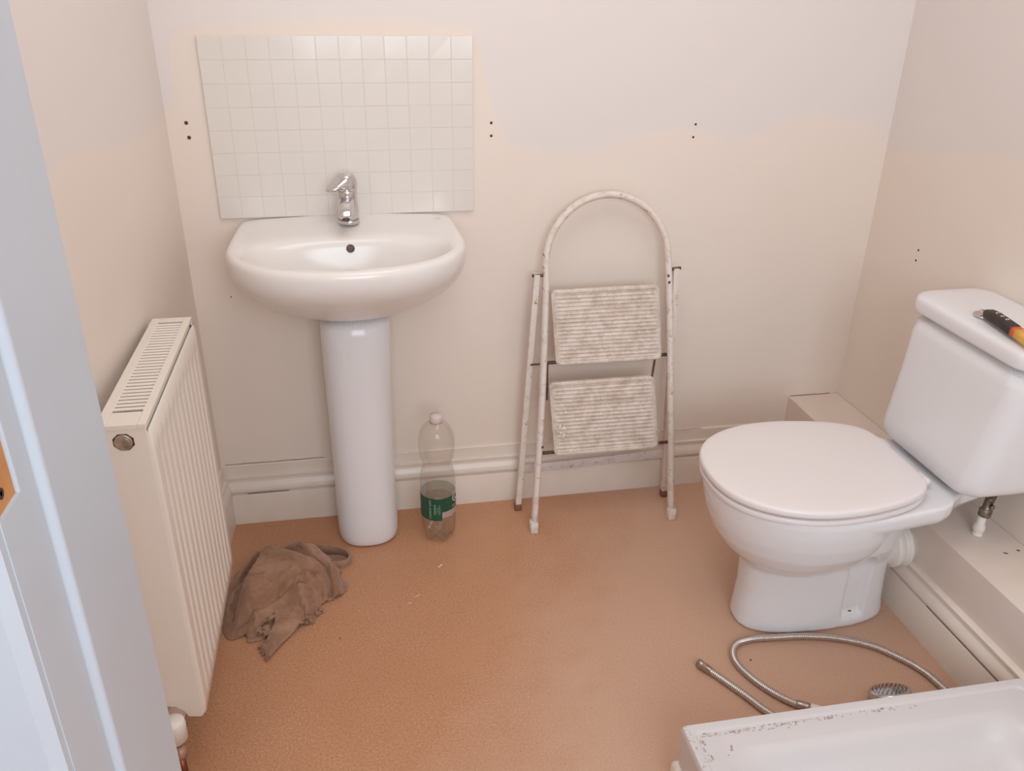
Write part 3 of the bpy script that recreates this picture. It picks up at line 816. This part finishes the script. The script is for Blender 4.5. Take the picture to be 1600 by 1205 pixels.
def egg_outline(grow=0, z=0):
    hwp = [(1.103, 0), (1.106, .040), (1.113, .069), (1.124, .095), (1.144, .123), (1.17, .146), (1.20, .164), (1.24, .180), (1.28, .1885), (1.33, .191), (1.38, .187), (1.43, .178), (1.475, .166), (1.508, .151), (1.53, .135), (1.543, .118), (1.550, .098), (1.553, .06), (1.553, 0)]
    P = [(x, h) for x, h in hwp]
    up_ = [(x, YC+h) for x, h in P]; dn = [(x, YC-h) for x, h in P[1:-1]][::-1]
    pts = up_+dn; cx = 1.325
    return [(cx+(x-cx)*(1+grow), YC+(y-YC)*(1+grow*1.15), z) for x, y in pts]
obj('toilet_seat', loft([egg_outline(-.03, .3935), egg_outline(-.004, .3945), egg_outline(.0, .399), egg_outline(-.001, .406), egg_outline(-.012, .4095)]), M['seat_plastic'], TO, mods=[SUB2])
obj('toilet_lid', loft([egg_outline(-.03, .412), egg_outline(-.002, .4125), egg_outline(.008, .416), egg_outline(.008, .423), egg_outline(.0, .4285), egg_outline(-.03, .4315), egg_outline(-.4, .433)]), M['seat_plastic'], TO, mods=[SUB2])
for s in (-1, 1):
    obj('seat_buffer', lathe([(.010, 0), (.010, .018)], (1.528, YC+s*.120, .3945), 14), M['black'], TO, label='black seat buffer')
    obj('seat_hinge', join(lathe([(.009, -.018), (.0095, -.016), (.0095, .016), (.009, .018)], (1.566, YC+s*.075, .4085), 18, (0, 1, 0)), lathe([(.011, 0), (.009, .004), (.007, .014)], (1.566, YC+s*.075, .3925), 18)), M['seat_plastic'], TO)
obj('seat_buffer', box(1.538, 1.550, -.724, -.706, .394, .4125), M['black'], TO, label='black seat buffer', smooth=False, mods=[BEV(.002, 2)])
for s in (-1, 1):
    obj('floor_screw', lathe([(.0062, -.003), (.0062, .0008), (.0045, .0016), (.0008, .0012)], (1.482, YF+s*.0655, .034), 18, (0, s, .06)), M['rod'], TO, label='grey screw head')
obj('waste_connector', join(lathe([(.046, 0), (.046, .03), (.053, .031), (.055, .036), (.055, .046), (.052, .050), (.050, .052), (.050, .058), (.056, .060), (.056, .070), (.050, .072), (.050, .085)], (1.555, YC+.012, .172), 40, (1, 0, -.02))), M['white_plastic'], TO)
# cistern
YK = -.640
def lean(ring, dx, dy): return [(x+dx*max(0, min(1, (1.79-x)/.17)), y+dy, z) for x, y, z in ring]
def cis(z, x0, x1, hw, r=.045, bow=.012, n=8):
    ring = rrect(x0, x1, YK-hw, YK+hw, r, z, n)
    out = []
    for x, y, zz in ring:
        k = (1-((y-YK)/hw)**2)*max(0, min(1, (x1-x)/(x1-x0)))**2
        out.append((x-bow*k, y, zz))
    return out
bm_ = loft([lean(cis(.4035, 1.645, 1.755, .110, .04), -.006, .018), lean(cis(.4055, 1.622, 1.765, .147, .040), -.008, .018), lean(cis(.412, 1.610, 1.774, .160, .040), -.008, .018), lean(cis(.426, 1.604, 1.780, .168, .040), -.008, .017), lean(cis(.45, 1.603, 1.784, .171, .042), -.005, .015),
    lean(cis(.52, 1.604, 1.788, .175), 0, .009), lean(cis(.60, 1.602, 1.788, .179), .007, .002), lean(cis(.68, 1.600, 1.788, .187), .014, -.005), lean(cis(.7175, 1.598, 1.788, .190), .018, -.008)])
obj('cistern_tank', bm_, M['ceramic_cool'], TO, mods=[SUB1])
obj('cistern_lid', loft([lean(cis(.7185, 1.600, 1.788, .184, .045), .016, -.008), lean(cis(.7188, 1.592, 1.792, .192, .048), .016, -.008), lean(cis(.722, 1.590, 1.793, .194, .048), .016, -.008), lean(cis(.744, 1.589, 1.793, .195, .048), .016, -.008), lean(cis(.752, 1.592, 1.792, .192, .046), .016, -.008), lean(cis(.757, 1.602, 1.788, .183, .042), .016, -.008), lean(cis(.7585, 1.64, 1.77, .14, .03), .016, -.008), lean(cis(.759, 1.68, 1.73, .05, .01), .016, -.008)]), M['ceramic_cool'], TO, mods=[SUB1])
obj('flush_button', lathe([(.0235, 0), (.0240, .001), (.0235, .0028), (.0205, .0034), (.0200, .0022), (.0190, .0022), (.0180, .0034), (.002, .0040)], (1.658, -.636, .7594), 36), M['chrome'], TO, label='round chrome flush button')
obj('foam_gasket', loft([rrect(1.632, 1.74, YK-.075, YK+.12, .03, .392, 6), rrect(1.632, 1.74, YK-.075, YK+.12, .03, .4045, 6)]), M['black'], TO)
# water supply under the cistern
SV = thing('isolating_valve', (1.726, -.712, HB), 'grey brass valve and white pipe end rising from the boxing to the cistern', 'valve')
ax = Vector((.016, .006, .142)).normalized()
P0 = Vector((1.722, -.7125, HB+.0008))
obj('pipe_sleeve', lathe([(.013, 0), (.0115, .003), (.0095, .006), (.0125, .012), (.0128, .022), (.0105, .027), (.0092, .031), (.0092, .048)], P0, 24), M['white_plastic'], SV, label='white plastic sleeve')
obj('valve_body', lathe([(.0115, .046), (.0135, .048), (.0135, .064), (.0115, .066), (.0100, .068), (.0100, .090), (.0115, .092)], P0, 8, ax), M['brass_old'], SV)
obj('valve_screw', lathe([(.0055, 0), (.0055, .006), (.0035, .0065), (.0015, .005)], P0+ax*.076+Vector((0, -.009, 0)), 14, (.3, -1, .1)), M['brass_old'], SV)
obj('connector_nut', lathe([(.0125, .094), (.0125, .106), (.0150, .108), (.0150, .124), (.012, .126), (.010, .138)], P0, 6, ax), M['brass_old'], SV)

# hand tool lying on the cistern lid
KT = thing('hand_tool', (1.634, -.72, .7595), 'black gripped hand tool with orange and yellow end, lying on the toilet cistern lid', 'tool')
ta = Vector((1.647, -.640, .7735)); tb = Vector((1.624, -.800, .7735)); td = (tb-ta).normalized()
tsd = td.cross(Vector((0, 0, 1))).normalized()
def tool_part(name, segs, m, label=None, prf=None):
    rings = []
    for t, wd, th, lift in segs:
        c = ta+td*t+Vector((0, 0, lift))
        rings.append([c+tsd*a*wd+Vector((0, 0, 1))*b_*th for a, b_ in rrect2(1, 1, .6, 4)])
    return obj(name, loft(rings), m, KT, label=label)
tool_part('grip', [(.010, .005, .004, 0), (.013, .0090, .007, 0), (.020, .0122, .0098, 0), (.045, .0126, .0110, .001), (.075, .0120, .0110, .001), (.105, .0128, .0110, 0), (.112, .012, .0100, 0)], M['grip'], 'black rubber grip')
tool_part('end_collar', [(.112, .0120, .0098, 0), (.124, .0122, .0099, 0)], M['orange'], 'orange collar')
tool_part('tool_body', [(.124, .0118, .0096, 0), (.150, .0125, .0098, 0), (.180, .0125, .0098, 0), (.188, .008, .006, 0)], M['yellow'], 'yellow body')
tool_part('grip_edge', [(.016, .0052, .0028, .0075), (.05, .0052, .0024, .0092), (.084, .0055, .0024, .0082)], M['yellow']) if False else None
lp = []
cpt = ta+td*.004
for i in range(25):
    t = 2*PI*i/24
    lp.append(cpt+td*(.0+.009*math.cos(t))+tsd*(.0075*math.sin(t))+Vector((0, 0, -.001)))
obj('hanging_loop', sweep(lp, circ(.0022, 8)), M['clear_tip'], KT, label='pale metal hanging loop')
mk = []
for t0, k in ((.045, 0), (.062, 1), (.079, 2)):
    c = ta+td*t0+Vector((0, 0, .0121))-tsd*0
    mk.append(sweep([c-tsd*.004, c+tsd*.004], circ(.0006, 6)))
    mk.append(sweep([c+tsd*.004, c+tsd*.004+td*.005], circ(.0006, 6)))
    if k: mk.append(sweep([c-tsd*.001, c-tsd*.001+td*.004], circ(.0006, 6)))
obj('grip_print', join(*mk), M['print_white'], KT)

# ------------------------------------------------------------------ shower tray
TZ1 = .172; tx0, tx1, ty0, ty1 = .911, 1.606, -1.86, -1.035
ST = thing('shower_tray', ((tx0+tx1)/2, (ty0+ty1)/2, 0), 'raised white shower tray with sealant residue on its rim, in the near right corner', 'shower tray')
def rr(d, z, r): return rrect(tx0+d, tx1-d, ty0+d, ty1-d, max(.002, r), z, 10)
obj('tray_rim', loft([rr(.004, .082, .006), rr(.002, .10, .006), rr(0, .160, .006), rr(.0004, .1675, .006), rr(.003, TZ1, .006), rr(.0165, TZ1, .008), rr(.0195, TZ1-.0012, .010), rr(.021, TZ1-.0040, .012), rr(.058, TZ1-.0055, .040),
     rr(.066, TZ1-.0085, .055), rr(.074, TZ1-.018, .065), rr(.084, TZ1-.038, .075), rr(.100, TZ1-.060, .085), rr(.125, TZ1-.072, .095), rr(.18, TZ1-.078, .09), rr(.30, TZ1-.082, .03)]), M['tray'], ST, angle=40)
obj('tray_plinth', loft([rr(-.006, .0008, .004), rr(-.006, .072, .004), rr(-.003, .078, .004), rr(.004, .0815, .004)]), M['gloss_trim'], ST, angle=40)
obj('tray_waste', lathe([(.043, 0), (.044, .003), (.036, .0045), (.002, .006)], (1.28, -1.55, TZ1-.0815), 32), M['chrome'], ST)
random.seed(21)
rs = []
def blob(x, y, z, s, el=1.0, ang=0.0):
    k = random.randint(5, 8); ca, sa = math.cos(ang), math.sin(ang)
    top = []; bot = []
    for i in range(k):
        a = 2*PI*i/k+random.uniform(-.3, .3); r_ = s*random.uniform(.5, 1.1)
        u_, v_ = r_*math.cos(a)*el, r_*math.sin(a)
        top.append((x+(u_*ca-v_*sa)*.7, y+(u_*sa+v_*ca)*.7, z+.0005)); bot.append((x+u_*ca-v_*sa, y+u_*sa+v_*ca, z-.0002))
    return loft([bot, top])
for k in range(110):
    t = random.random()**1.2
    x = tx0+.03+t*.42 if random.random() < .6 else tx0+random.uniform(.02, .30)
    y = ty1-.0225-abs(random.gauss(0, .0035))
    rs.append(blob(x, y, TZ1-.0036, random.uniform(.0004, .0017), random.uniform(1, 3.5), random.uniform(-.2, .2)))
for k in range(75):
    y = ty1-.02-random.random()*.22
    x = tx0+.0225+abs(random.gauss(0, .006))
    rs.append(blob(x, y, TZ1-.0036, random.uniform(.0005, .0022), random.uniform(1, 2.5), PI/2+random.uniform(-.5, .5)))
for k in range(26):
    rs.append(blob(tx0+random.uniform(.004, .018), ty1-random.uniform(.003, .10), TZ1+.0001, random.uniform(.0005, .0016), 1.6, random.uniform(0, 3)))
for k in range(22):
    rs.append(blob(tx0+.02+k*.009+random.uniform(-.002, .002), ty1-.0275-.0004*k*random.random(), TZ1-.0036, .0008, 4, .05))
rs.append(blob(tx0+.072, ty1-.062, TZ1-.0052, .0035, 1, PI/2)); rs.append(blob(tx0+.074, ty1-.056, TZ1-.0052, .0032, 2.2, PI/2)); rs.append(blob(tx0+.062, ty1-.072, TZ1-.0052, .0018, 1.5, .6))
rz = obj('sealant_residue', join(*rs), M['residue'], ST, smooth=False, label='pinkish brown crumbs of old sealant')
rz['kind'] = 'stuff'

# ------------------------------------------------------------------ shower hose
HR = .0080
hp = [(1.088, -.752, .011), (1.112, -.790, .010), (1.145, -.845, .009), (1.175, -.900, .009), (1.225, -.955, .009), (1.33, -1.005, .009), (1.45, -1.012, .009), (1.545, -.985, .009), (1.576, -.93, .009), (1.572, -.882, .009), (1.560, -.840, .009), (1.535, -.800, .009), (1.49, -.752, .009), (1.42, -.716, .009), (1.345, -.698, .009), (1.285, -.692, .009), (1.232, -.688, .009), (1.193, -.696, .009), (1.170, -.722, .009), (1.166, -.760, .009), (1.183, -.808, .009), (1.212, -.855, .009), (1.240, -.885, .009), (1.262, -.901, .010)]
HS = thing('shower_hose', (1.35, -.85, 0), 'ribbed metal shower hose with its handset, looped on the floor in front of the toilet', 'shower hose')
path = catmull(hp, 60)
# resample evenly
L_ = [0]
for a, b_ in zip(path, path[1:]): L_.append(L_[-1]+(b_-a).length)
step_ = .0011; out = []; j = 0; s_ = 0
while s_ < L_[-1]:
    while L_[j+1] < s_: j += 1
    t = (s_-L_[j])/max(1e-9, L_[j+1]-L_[j]); out.append(path[j].lerp(path[j+1], t)); s_ += step_
sc_ = [(1.0, 1.0, .84, .84)[i % 4] for i in range(len(out))]
obj('hose_sleeve', sweep(out, circ(HR, 12), scale=sc_), M['hose_metal'], HS)
def nut(A, B, name='end_fitting', k=1.0):
    A = Vector(A); B = Vector(B); l = (B-A).length
    return obj(name, lathe([(.0070*k, 0), (.0092*k, .0008), (.0096*k, l*.30), (.0086*k, l*.34), (.0092*k, l*.38), (.0086*k, l*.92), (.0075*k, l)], A, 20, B-A), M['nickel'], HS)
nut((1.0795, -.739, .0115), (1.100, -.771, .0105))
nut((1.262, -.901, .0110), (1.240, -.885, .0105))
# shower head and its handle, half hidden behind the tray
hd = [(1.263, -.9015, .0125), (1.285, -.917, .0135), (1.32, -.935, .015), (1.36, -.942, .017), (1.392, -.932, .022)]
hn = Vector((-.06, .50, .86)).normalized(); hcx = Vector((1.434, -.912, .033))
hb0 = obj('shower_head', lathe([(.018, -.026), (.032, -.020), (.0415, -.006), (.0425, .004), (.0405, .008), (.036, .0095), (.002, .0105)], hcx, 40, hn), M['chrome'], HS, label='grey shower head with dark nozzles')
obj('handset_handle', sweep(catmull(hd, 5), circ(.0095, 16), scale=[.9+.02*i for i in range(21)]), M['white_plastic'], hb0)

nz = []
X_ = hn.orthogonal().normalized(); Y_ = hn.cross(X_)
for rad_, cnt in ((.010, 6), (.018, 12), (.026, 18), (.0335, 24)):
    for i in range(cnt):
        a = 2*PI*i/cnt
        nz.append(lathe([(.0013, 0), (.0012, .0007), (.0004, .0009)], hcx+hn*.0100+(X_*math.cos(a)+Y_*math.sin(a))*rad_, 6, hn))
obj('spray_nozzles', join(*nz), M['crumb'], hb0, label='dark brown rubber nozzles')

# ------------------------------------------------------------------ bits on the floor
def chip(name, P, s, el, ang, m, label, cat, h=.0012, curl=0.0, group=None):
    n_ = 10; rows = []
    for k in (-1, 0, 1):
        r_ = []
        for i in range(n_+1):
            t = i/n_-.5
            u_ = t*2*s*el; v_ = k*s*(1-(2*t)**4)*.8+curl*s*math.sin(t*5)
            z = .0004+h*(1-abs(k))+abs(curl)*s*.4*(t*2)**2
            r_.append((P[0]+u_*math.cos(ang)-v_*math.sin(ang), P[1]+u_*math.sin(ang)+v_*math.cos(ang), P[2]+z))
        rows.append(r_)
    o = obj(name, loft(rows, closed=False), m, mods=[('SOLIDIFY', dict(thickness=.0004, offset=1))])
    tag(o, label, cat, group)
chip('paint_flake', (.554, -.294, 0), .0028, 2.6, .1, M['flake'], 'curled white paint flake on the floor in front of the bottle', 'flake', curl=1.2)
chip('paint_strand', (.466, -.425, 0), .0009, 6, .25, M['flake'], 'thin white strand on the floor right of the rag, nearer one', 'strand')
chip('paint_strand', (.487, -.400, 0), .0007, 14, .55, M['flake'], 'long faint white strand on the floor between rag and bottle', 'strand')
chip('floor_crumb', (1.497, -.735, 0), .0016, 1.4, .6, M['crumb'], 'tiny dark crumb on the floor between toilet foot and boxing', 'crumb')
chip('floor_crumb', (1.205, -.742, 0), .0018, 1.3, .2, M['crumb'], 'tiny dark crumb on the floor inside the left bend of the hose', 'crumb')
chip('floor_crumb', (.300, -.520, 0), .0013, 1.2, .6, M['crumb'], 'tiny dark crumb on the floor below the rag', 'crumb')
chip('plaster_chip', (1.737, -.786, HB), .0016, 2.8, -.5, M['crumb'], 'long dark chip on the boxing ledge right of the valve', 'chip')
chip('plaster_chip', (1.771, -.782, HB), .0020, 1.6, -.7, M['crumb'], 'small dark chip on the boxing ledge against the right wall', 'chip')
chip('white_crumb', (1.540, -.800, 0), .0024, 1.2, .3, M['flake'], 'white crumb on the floor beside the right side of the hose', 'crumb', h=.003)

# ------------------------------------------------------------------ rag: a heap of cloth with overlapping folds
import numpy as np
def closed_curve(P, n=6):
    Q = catmull([(x, y, 0) for x, y in P+P[:3]], n)
    return np.array([(v.x, v.y) for v in Q[n:n+len(P)*n]])
def open_curve(P, n=8): return np.array([(v.x, v.y) for v in catmull([(x, y, 0) for x, y in P], n)])
def poly_dist(G, C, closed):
    """distance, signed side and position along the nearest segment for every grid point"""
    A = C; B_ = np.roll(C, -1, 0)
    if not closed: A, B_ = C[:-1], C[1:]
    best = np.full(len(G), 9.0); side = np.zeros(len(G)); par = np.zeros(len(G)); inside = np.zeros(len(G), bool)
    m_ = len(A)
    for k in range(m_):
        a, b = A[k], B_[k]; ab = b-a; L2 = (ab**2).sum()+1e-12
        t = np.clip(((G-a)@ab)/L2, 0, 1)
        q = a+t[:, None]*ab; d = np.hypot(*(G-q).T)
        cr = ab[0]*(G[:, 1]-a[1])-ab[1]*(G[:, 0]-a[0])
        up_ = d < best
        best[up_] = d[up_]; side[up_] = np.sign(cr[up_]); par[up_] = (k+t[up_])/m_
        if closed:
            c_ = ((a[1] > G[:, 1]) != (b[1] > G[:, 1]))
            with np.errstate(divide='ignore', invalid='ignore'):
                xi = a[0]+(G[:, 1]-a[1])*(b[0]-a[0])/(b[1]-a[1])
            inside ^= (c_ & (G[:, 0] < xi))
    return best, side, par, inside
OUT = [(0.030, -0.4086), (0.0268, -0.3199), (0.0369, -0.255), (0.0535, -0.2166), (0.0759, -0.2025), (0.1014, -0.1886), (0.1182, -0.1743), (0.1611, -0.1773), (0.2, -0.1889), (0.2593, -0.203), (0.2858, -0.2148), (0.3034, -0.2703), (0.3039, -0.3003), (0.321, -0.3354), (0.3038, -0.3728), (0.2676, -0.3928), (0.2540, -0.4033), (0.2599, -0.4254), (0.2466, -0.4397), (0.2417, -0.4592), (0.2176, -0.4592), (0.1796, -0.4448), (0.1463, -0.4632), (0.1282, -0.4950), (0.0922, -0.5006), (0.0877, -0.4807), (0.0521, -0.4843), (0.0330, -0.4524)]
step_ = .0016
gx = np.arange(.018, .334, step_); gy = np.arange(-.512, -.160, step_)
GX, GY = np.meshgrid(gx, gy); G = np.stack([GX.ravel(), GY.ravel()], 1)
nzv = np.array([noise.noise(Vector((x*28, y*28, 2))) for x, y in G])
nz2 = np.array([noise.noise(Vector((x*70, y*70, 5))) for x, y in G])
nz3 = np.array([noise.noise(Vector((x*12, y*12, 9))) for x, y in G])
W_ = G+np.stack([nzv, nz2*.6+nz3], 1)*.0035
dist, _, _, ins = poly_dist(G+np.stack([nz2, nzv], 1)*.0025, closed_curve(OUT), True)
h = .062*(1-np.exp(-(dist/.045)**1.5))
h *= np.clip(.55+(G[:, 0]-.06)*2.6+(G[:, 1]+.47)*2.0, .45, 1.25)
creases = [  # points, height, width, high side
    ([(0.148, -0.2041), (0.2015, -0.2254), (0.249, -0.2579), (0.2871, -0.3073), (0.3014, -0.3602), (0.2985, -0.3950)], .011, .030, -1),
    ([(0.1618, -0.233), (0.1861, -0.2566), (0.2215, -0.284), (0.2563, -0.311), (0.2794, -0.3539), (0.2869, -0.4), (0.2804, -0.42)], .016, .026, 1),
    ([(0.2213, -0.2916), (0.2561, -0.3207), (0.2722, -0.3643), (0.27, -0.4078), (0.2583, -0.4356)], .012, .020, -1),
    ([(0.0597, -0.4438), (0.0907, -0.4409), (0.1236, -0.426), (0.159, -0.3984), (0.1849, -0.377), (0.2006, -0.3599), (0.2286, -0.3712)], .016, .050, 1),
    ([(0.0547, -0.490), (0.0947, -0.4830), (0.1253, -0.4593), (0.1495, -0.4380), (0.1801, -0.4147), (0.2069, -0.4118), (0.2200, -0.4409)], .014, .032, 1),
    ([(0.1933, -0.427), (0.2138, -0.4052), (0.235, -0.3872), (0.2316, -0.3647), (0.2122, -0.3636)], .011, .012, 1),
    ([(0.0558, -0.4517), (0.0744, -0.3964), (0.0952, -0.3304), (0.1188, -0.2793), (0.1442, -0.2356)], .026, .060, -1),
    ([(0.1922, -0.3837), (0.2246, -0.376), (0.2576, -0.3771), (0.2715, -0.3838)], .014, .030, 1),
    ([(0.2083, -0.4152), (0.2323, -0.4022), (0.2508, -0.3793), (0.2618, -0.3723)], .009, .014, 1),
    ([(0.2000, -0.4260), (0.2230, -0.4180), (0.2470, -0.3960), (0.2600, -0.3850)], .008, .012, 1),
    ([(0.1261, -0.1912), (0.17, -0.1883), (0.2116, -0.1951)], .010, .016, -1),
    ([(0.150, -0.196), (0.165, -0.215), (0.185, -0.224)], .007, .012, 1),
    ([(0.195, -0.194), (0.205, -0.212), (0.225, -0.222)], .008, .012, 1),
    ([(0.0525, -0.3312), (0.0675, -0.2886), (0.0954, -0.2559), (0.1181, -0.2162)], .016, .020, 1),
    ([(0.0400, -0.4200), (0.0480, -0.3700), (0.0580, -0.3250)], .012, .016, 1),
    ([(0.2124, -0.4403), (0.2312, -0.4393), (0.2468, -0.417), (0.2518, -0.3923)], .010, .018, 1),
    ([(0.080, -0.360), (0.100, -0.372), (0.135, -0.365)], .005, .030, -1),
    ([(0.120, -0.300), (0.150, -0.305), (0.190, -0.320), (0.225, -0.350)], .006, .035, 1),
    ([(0.060, -0.468), (0.095, -0.462), (0.130, -0.438)], .006, .012, -1),
    ([(0.265, -0.275), (0.290, -0.320), (0.298, -0.350)], .007, .012, -1),
]
for P, a, wd, sg_ in creases:
    d, sd_, t, _ = poly_dist(W_, open_curve(P), False)
    sdv = d*sd_*sg_
    tap = np.clip(np.minimum(t, 1-t)/.22, 0, 1); tap = tap*tap*(3-2*tap)
    # beyond the ends of the crease fade with distance
    g = np.where(sdv >= 0, np.exp(-(np.maximum(sdv-.004, 0)/wd)**1.4)-0.30*np.exp(-((sdv+.0)/.0035)**2), .70*np.exp(-(sdv/.0022)**2))
    valley = np.where(sdv < 0, -.35*np.exp(-((sdv+.008)/.006)**2), 0)
    h += 1.35*a*tap*(g+valley)
h += .0016*nzv*np.clip(dist/.02, 0, 1)+.0007*nz2+.003*nz3*np.clip(dist/.03, 0, 1)
e = np.clip(dist/.010, 0, 1); rnd = np.sqrt(1-(1-e)**2)
h = np.maximum(h, .006)*rnd
h = np.maximum(h, .0006)
nx_, ny_ = len(gx), len(gy)
keep = ins.reshape(ny_, nx_)
idx = -np.ones(nx_*ny_, int); V = []; F = []
def vid(j, i):
    k = j*nx_+i
    if idx[k] < 0:
        idx[k] = len(V)
        V.append((G[k, 0]+.003*nz2[k]*min(1, dist[k]/.01), G[k, 1], float(h[k])))
    return int(idx[k])
for j in range(ny_-1):
    for i in range(nx_-1):
        if keep[j, i] and keep[j, i+1] and keep[j+1, i] and keep[j+1, i+1]:
            F.append((vid(j, i), vid(j, i+1), vid(j+1, i+1), vid(j+1, i)))
geos = [(V, F)]
# flap lying over the floor at the front, with a torn fringe
def sheet(P, hfun, st=.0018, th=.002):
    C_ = closed_curve(P); x0, y0 = C_.min(0)-.004; x1, y1 = C_.max(0)+.004
    ax_ = np.arange(x0, x1, st); ay_ = np.arange(y0, y1, st); X, Y = np.meshgrid(ax_, ay_); Q = np.stack([X.ravel(), Y.ravel()], 1)
    d, _, _, in_ = poly_dist(Q, C_, True); Vv = []; Ff = []; ids = {}
    for k in range(len(Q)):
        if in_[k]:
            e_ = min(1, d[k]/.005); ids[k] = len(Vv); Vv.append((Q[k, 0], Q[k, 1], hfun(Q[k, 0], Q[k, 1], d[k])*math.sqrt(1-(1-e_)**2)+.0007))
    n1 = len(ax_)
    for j in range(len(ay_)-1):
        for i in range(n1-1):
            q = (j*n1+i, j*n1+i+1, (j+1)*n1+i+1, (j+1)*n1+i)
            if all(k in ids for k in q): Ff.append(tuple(ids[k] for k in q))
    return Vv, Ff
FL = [(0.1472, -0.4279), (0.1674, -0.4065), (0.1886, -0.3974), (0.2107, -0.4032), (0.2203, -0.4299), (0.2198, -0.4462), (0.208, -0.4724), (0.1883, -0.5005), (0.1668, -0.531), (0.1483, -0.5582), (0.1401, -0.5487), (0.1327, -0.5178), (0.1382, -0.4881), (0.1492, -0.4586)]
geos.append(sheet(FL, lambda x, y, d: .011+.020*ss(-.50, -.42, y)*(1-.4*ss(.19, .22, x))+.004*noise.noise(Vector((x*35, y*35, 4)))+.002*noise.noise(Vector((x*90, y*90, 1)))))
# small gathered lumps of torn hem
random.seed(8)
def knot(cx, cy, cz, s, n_):
    for k in range(n_):
        c = Vector((cx+random.uniform(-s, s), cy+random.uniform(-s, s), max(.004, cz+random.uniform(-s*.5, s*.5))))
        P = [c+Vector((random.uniform(-1, 1), random.uniform(-1, 1), random.uniform(-.5, .6)))*s*.7 for _ in range(4)]
        for q in P: q.z = max(q.z, .003)
        geos.append(sweep(catmull(P, 5), [(math.cos(2*PI*i/8)*.0042, math.sin(2*PI*i/8)*.0016) for i in range(8)]))
knot(.137, -.448, .026, .010, 12); knot(.127, -.480, .014, .011, 12); knot(.092, -.212, .026, .010, 12); knot(.117, -.197, .030, .008, 6); knot(.222, -.455, .008, .010, 9); knot(.252, -.425, .008, .008, 6)
for k in range(16):
    t = k/15
    b0 = Vector((.136+.012*t, -.515-.042*t, .008)); 
    P = [b0, b0+Vector((-.008+.004*t, -.004, .002)), b0+Vector((-.016+.010*t+random.uniform(-.004, .004), -.008-random.uniform(0, .010), .001-.005)), ]
    P[2].z = .003
    geos.append(sweep(catmull(P, 5), [(math.cos(2*PI*i/8)*.0034, math.sin(2*PI*i/8)*.0016) for i in range(8)], scale=[1-.06*i for i in range(11)]))
# a loop of hem standing open towards the pedestal
lpc = [(0.2400, -0.2150, .046), (0.2650, -0.2080, .042), (0.2900, -0.2100, .036), (0.3100, -0.2170, .030), (0.3240, -0.2300, .024), (0.3230, -0.2460, .020), (0.3080, -0.2560, .020), (0.2900, -0.2580, .022), (0.2700, -0.2600, .026)]
lc = catmull(lpc, 6)
geos.append(sheet([(x, y) for x, y, z in lpc]+[(.255, -.245), (.245, -.230)], lambda x, y, d: .009))
band_ = []
for i, q in enumerate(lc):
    hgt = .034
    zb_ = max(.0008, q.z-hgt)
    out_ = Vector((q.x-.292, q.y+.238, 0)).normalized()
    band_.append([Vector((q.x, q.y, zb_))-out_*.001, Vector((q.x, q.y, zb_))+out_*.005, Vector((q.x, q.y, (zb_+q.z)/2))+out_*.007, Vector((q.x, q.y, q.z))+out_*.003, Vector((q.x, q.y, q.z+.001)), Vector((q.x, q.y, q.z-.002))-out_*.003, Vector((q.x, q.y, (zb_+q.z)/2))+out_*.003])
geos.append(loft(band_))
rag = obj('rag', join(*geos), M['rag'], origin=(.17, -.34, 0))
tag(rag, 'crumpled brown rag lying on the floor between the radiator and the pedestal', 'rag')
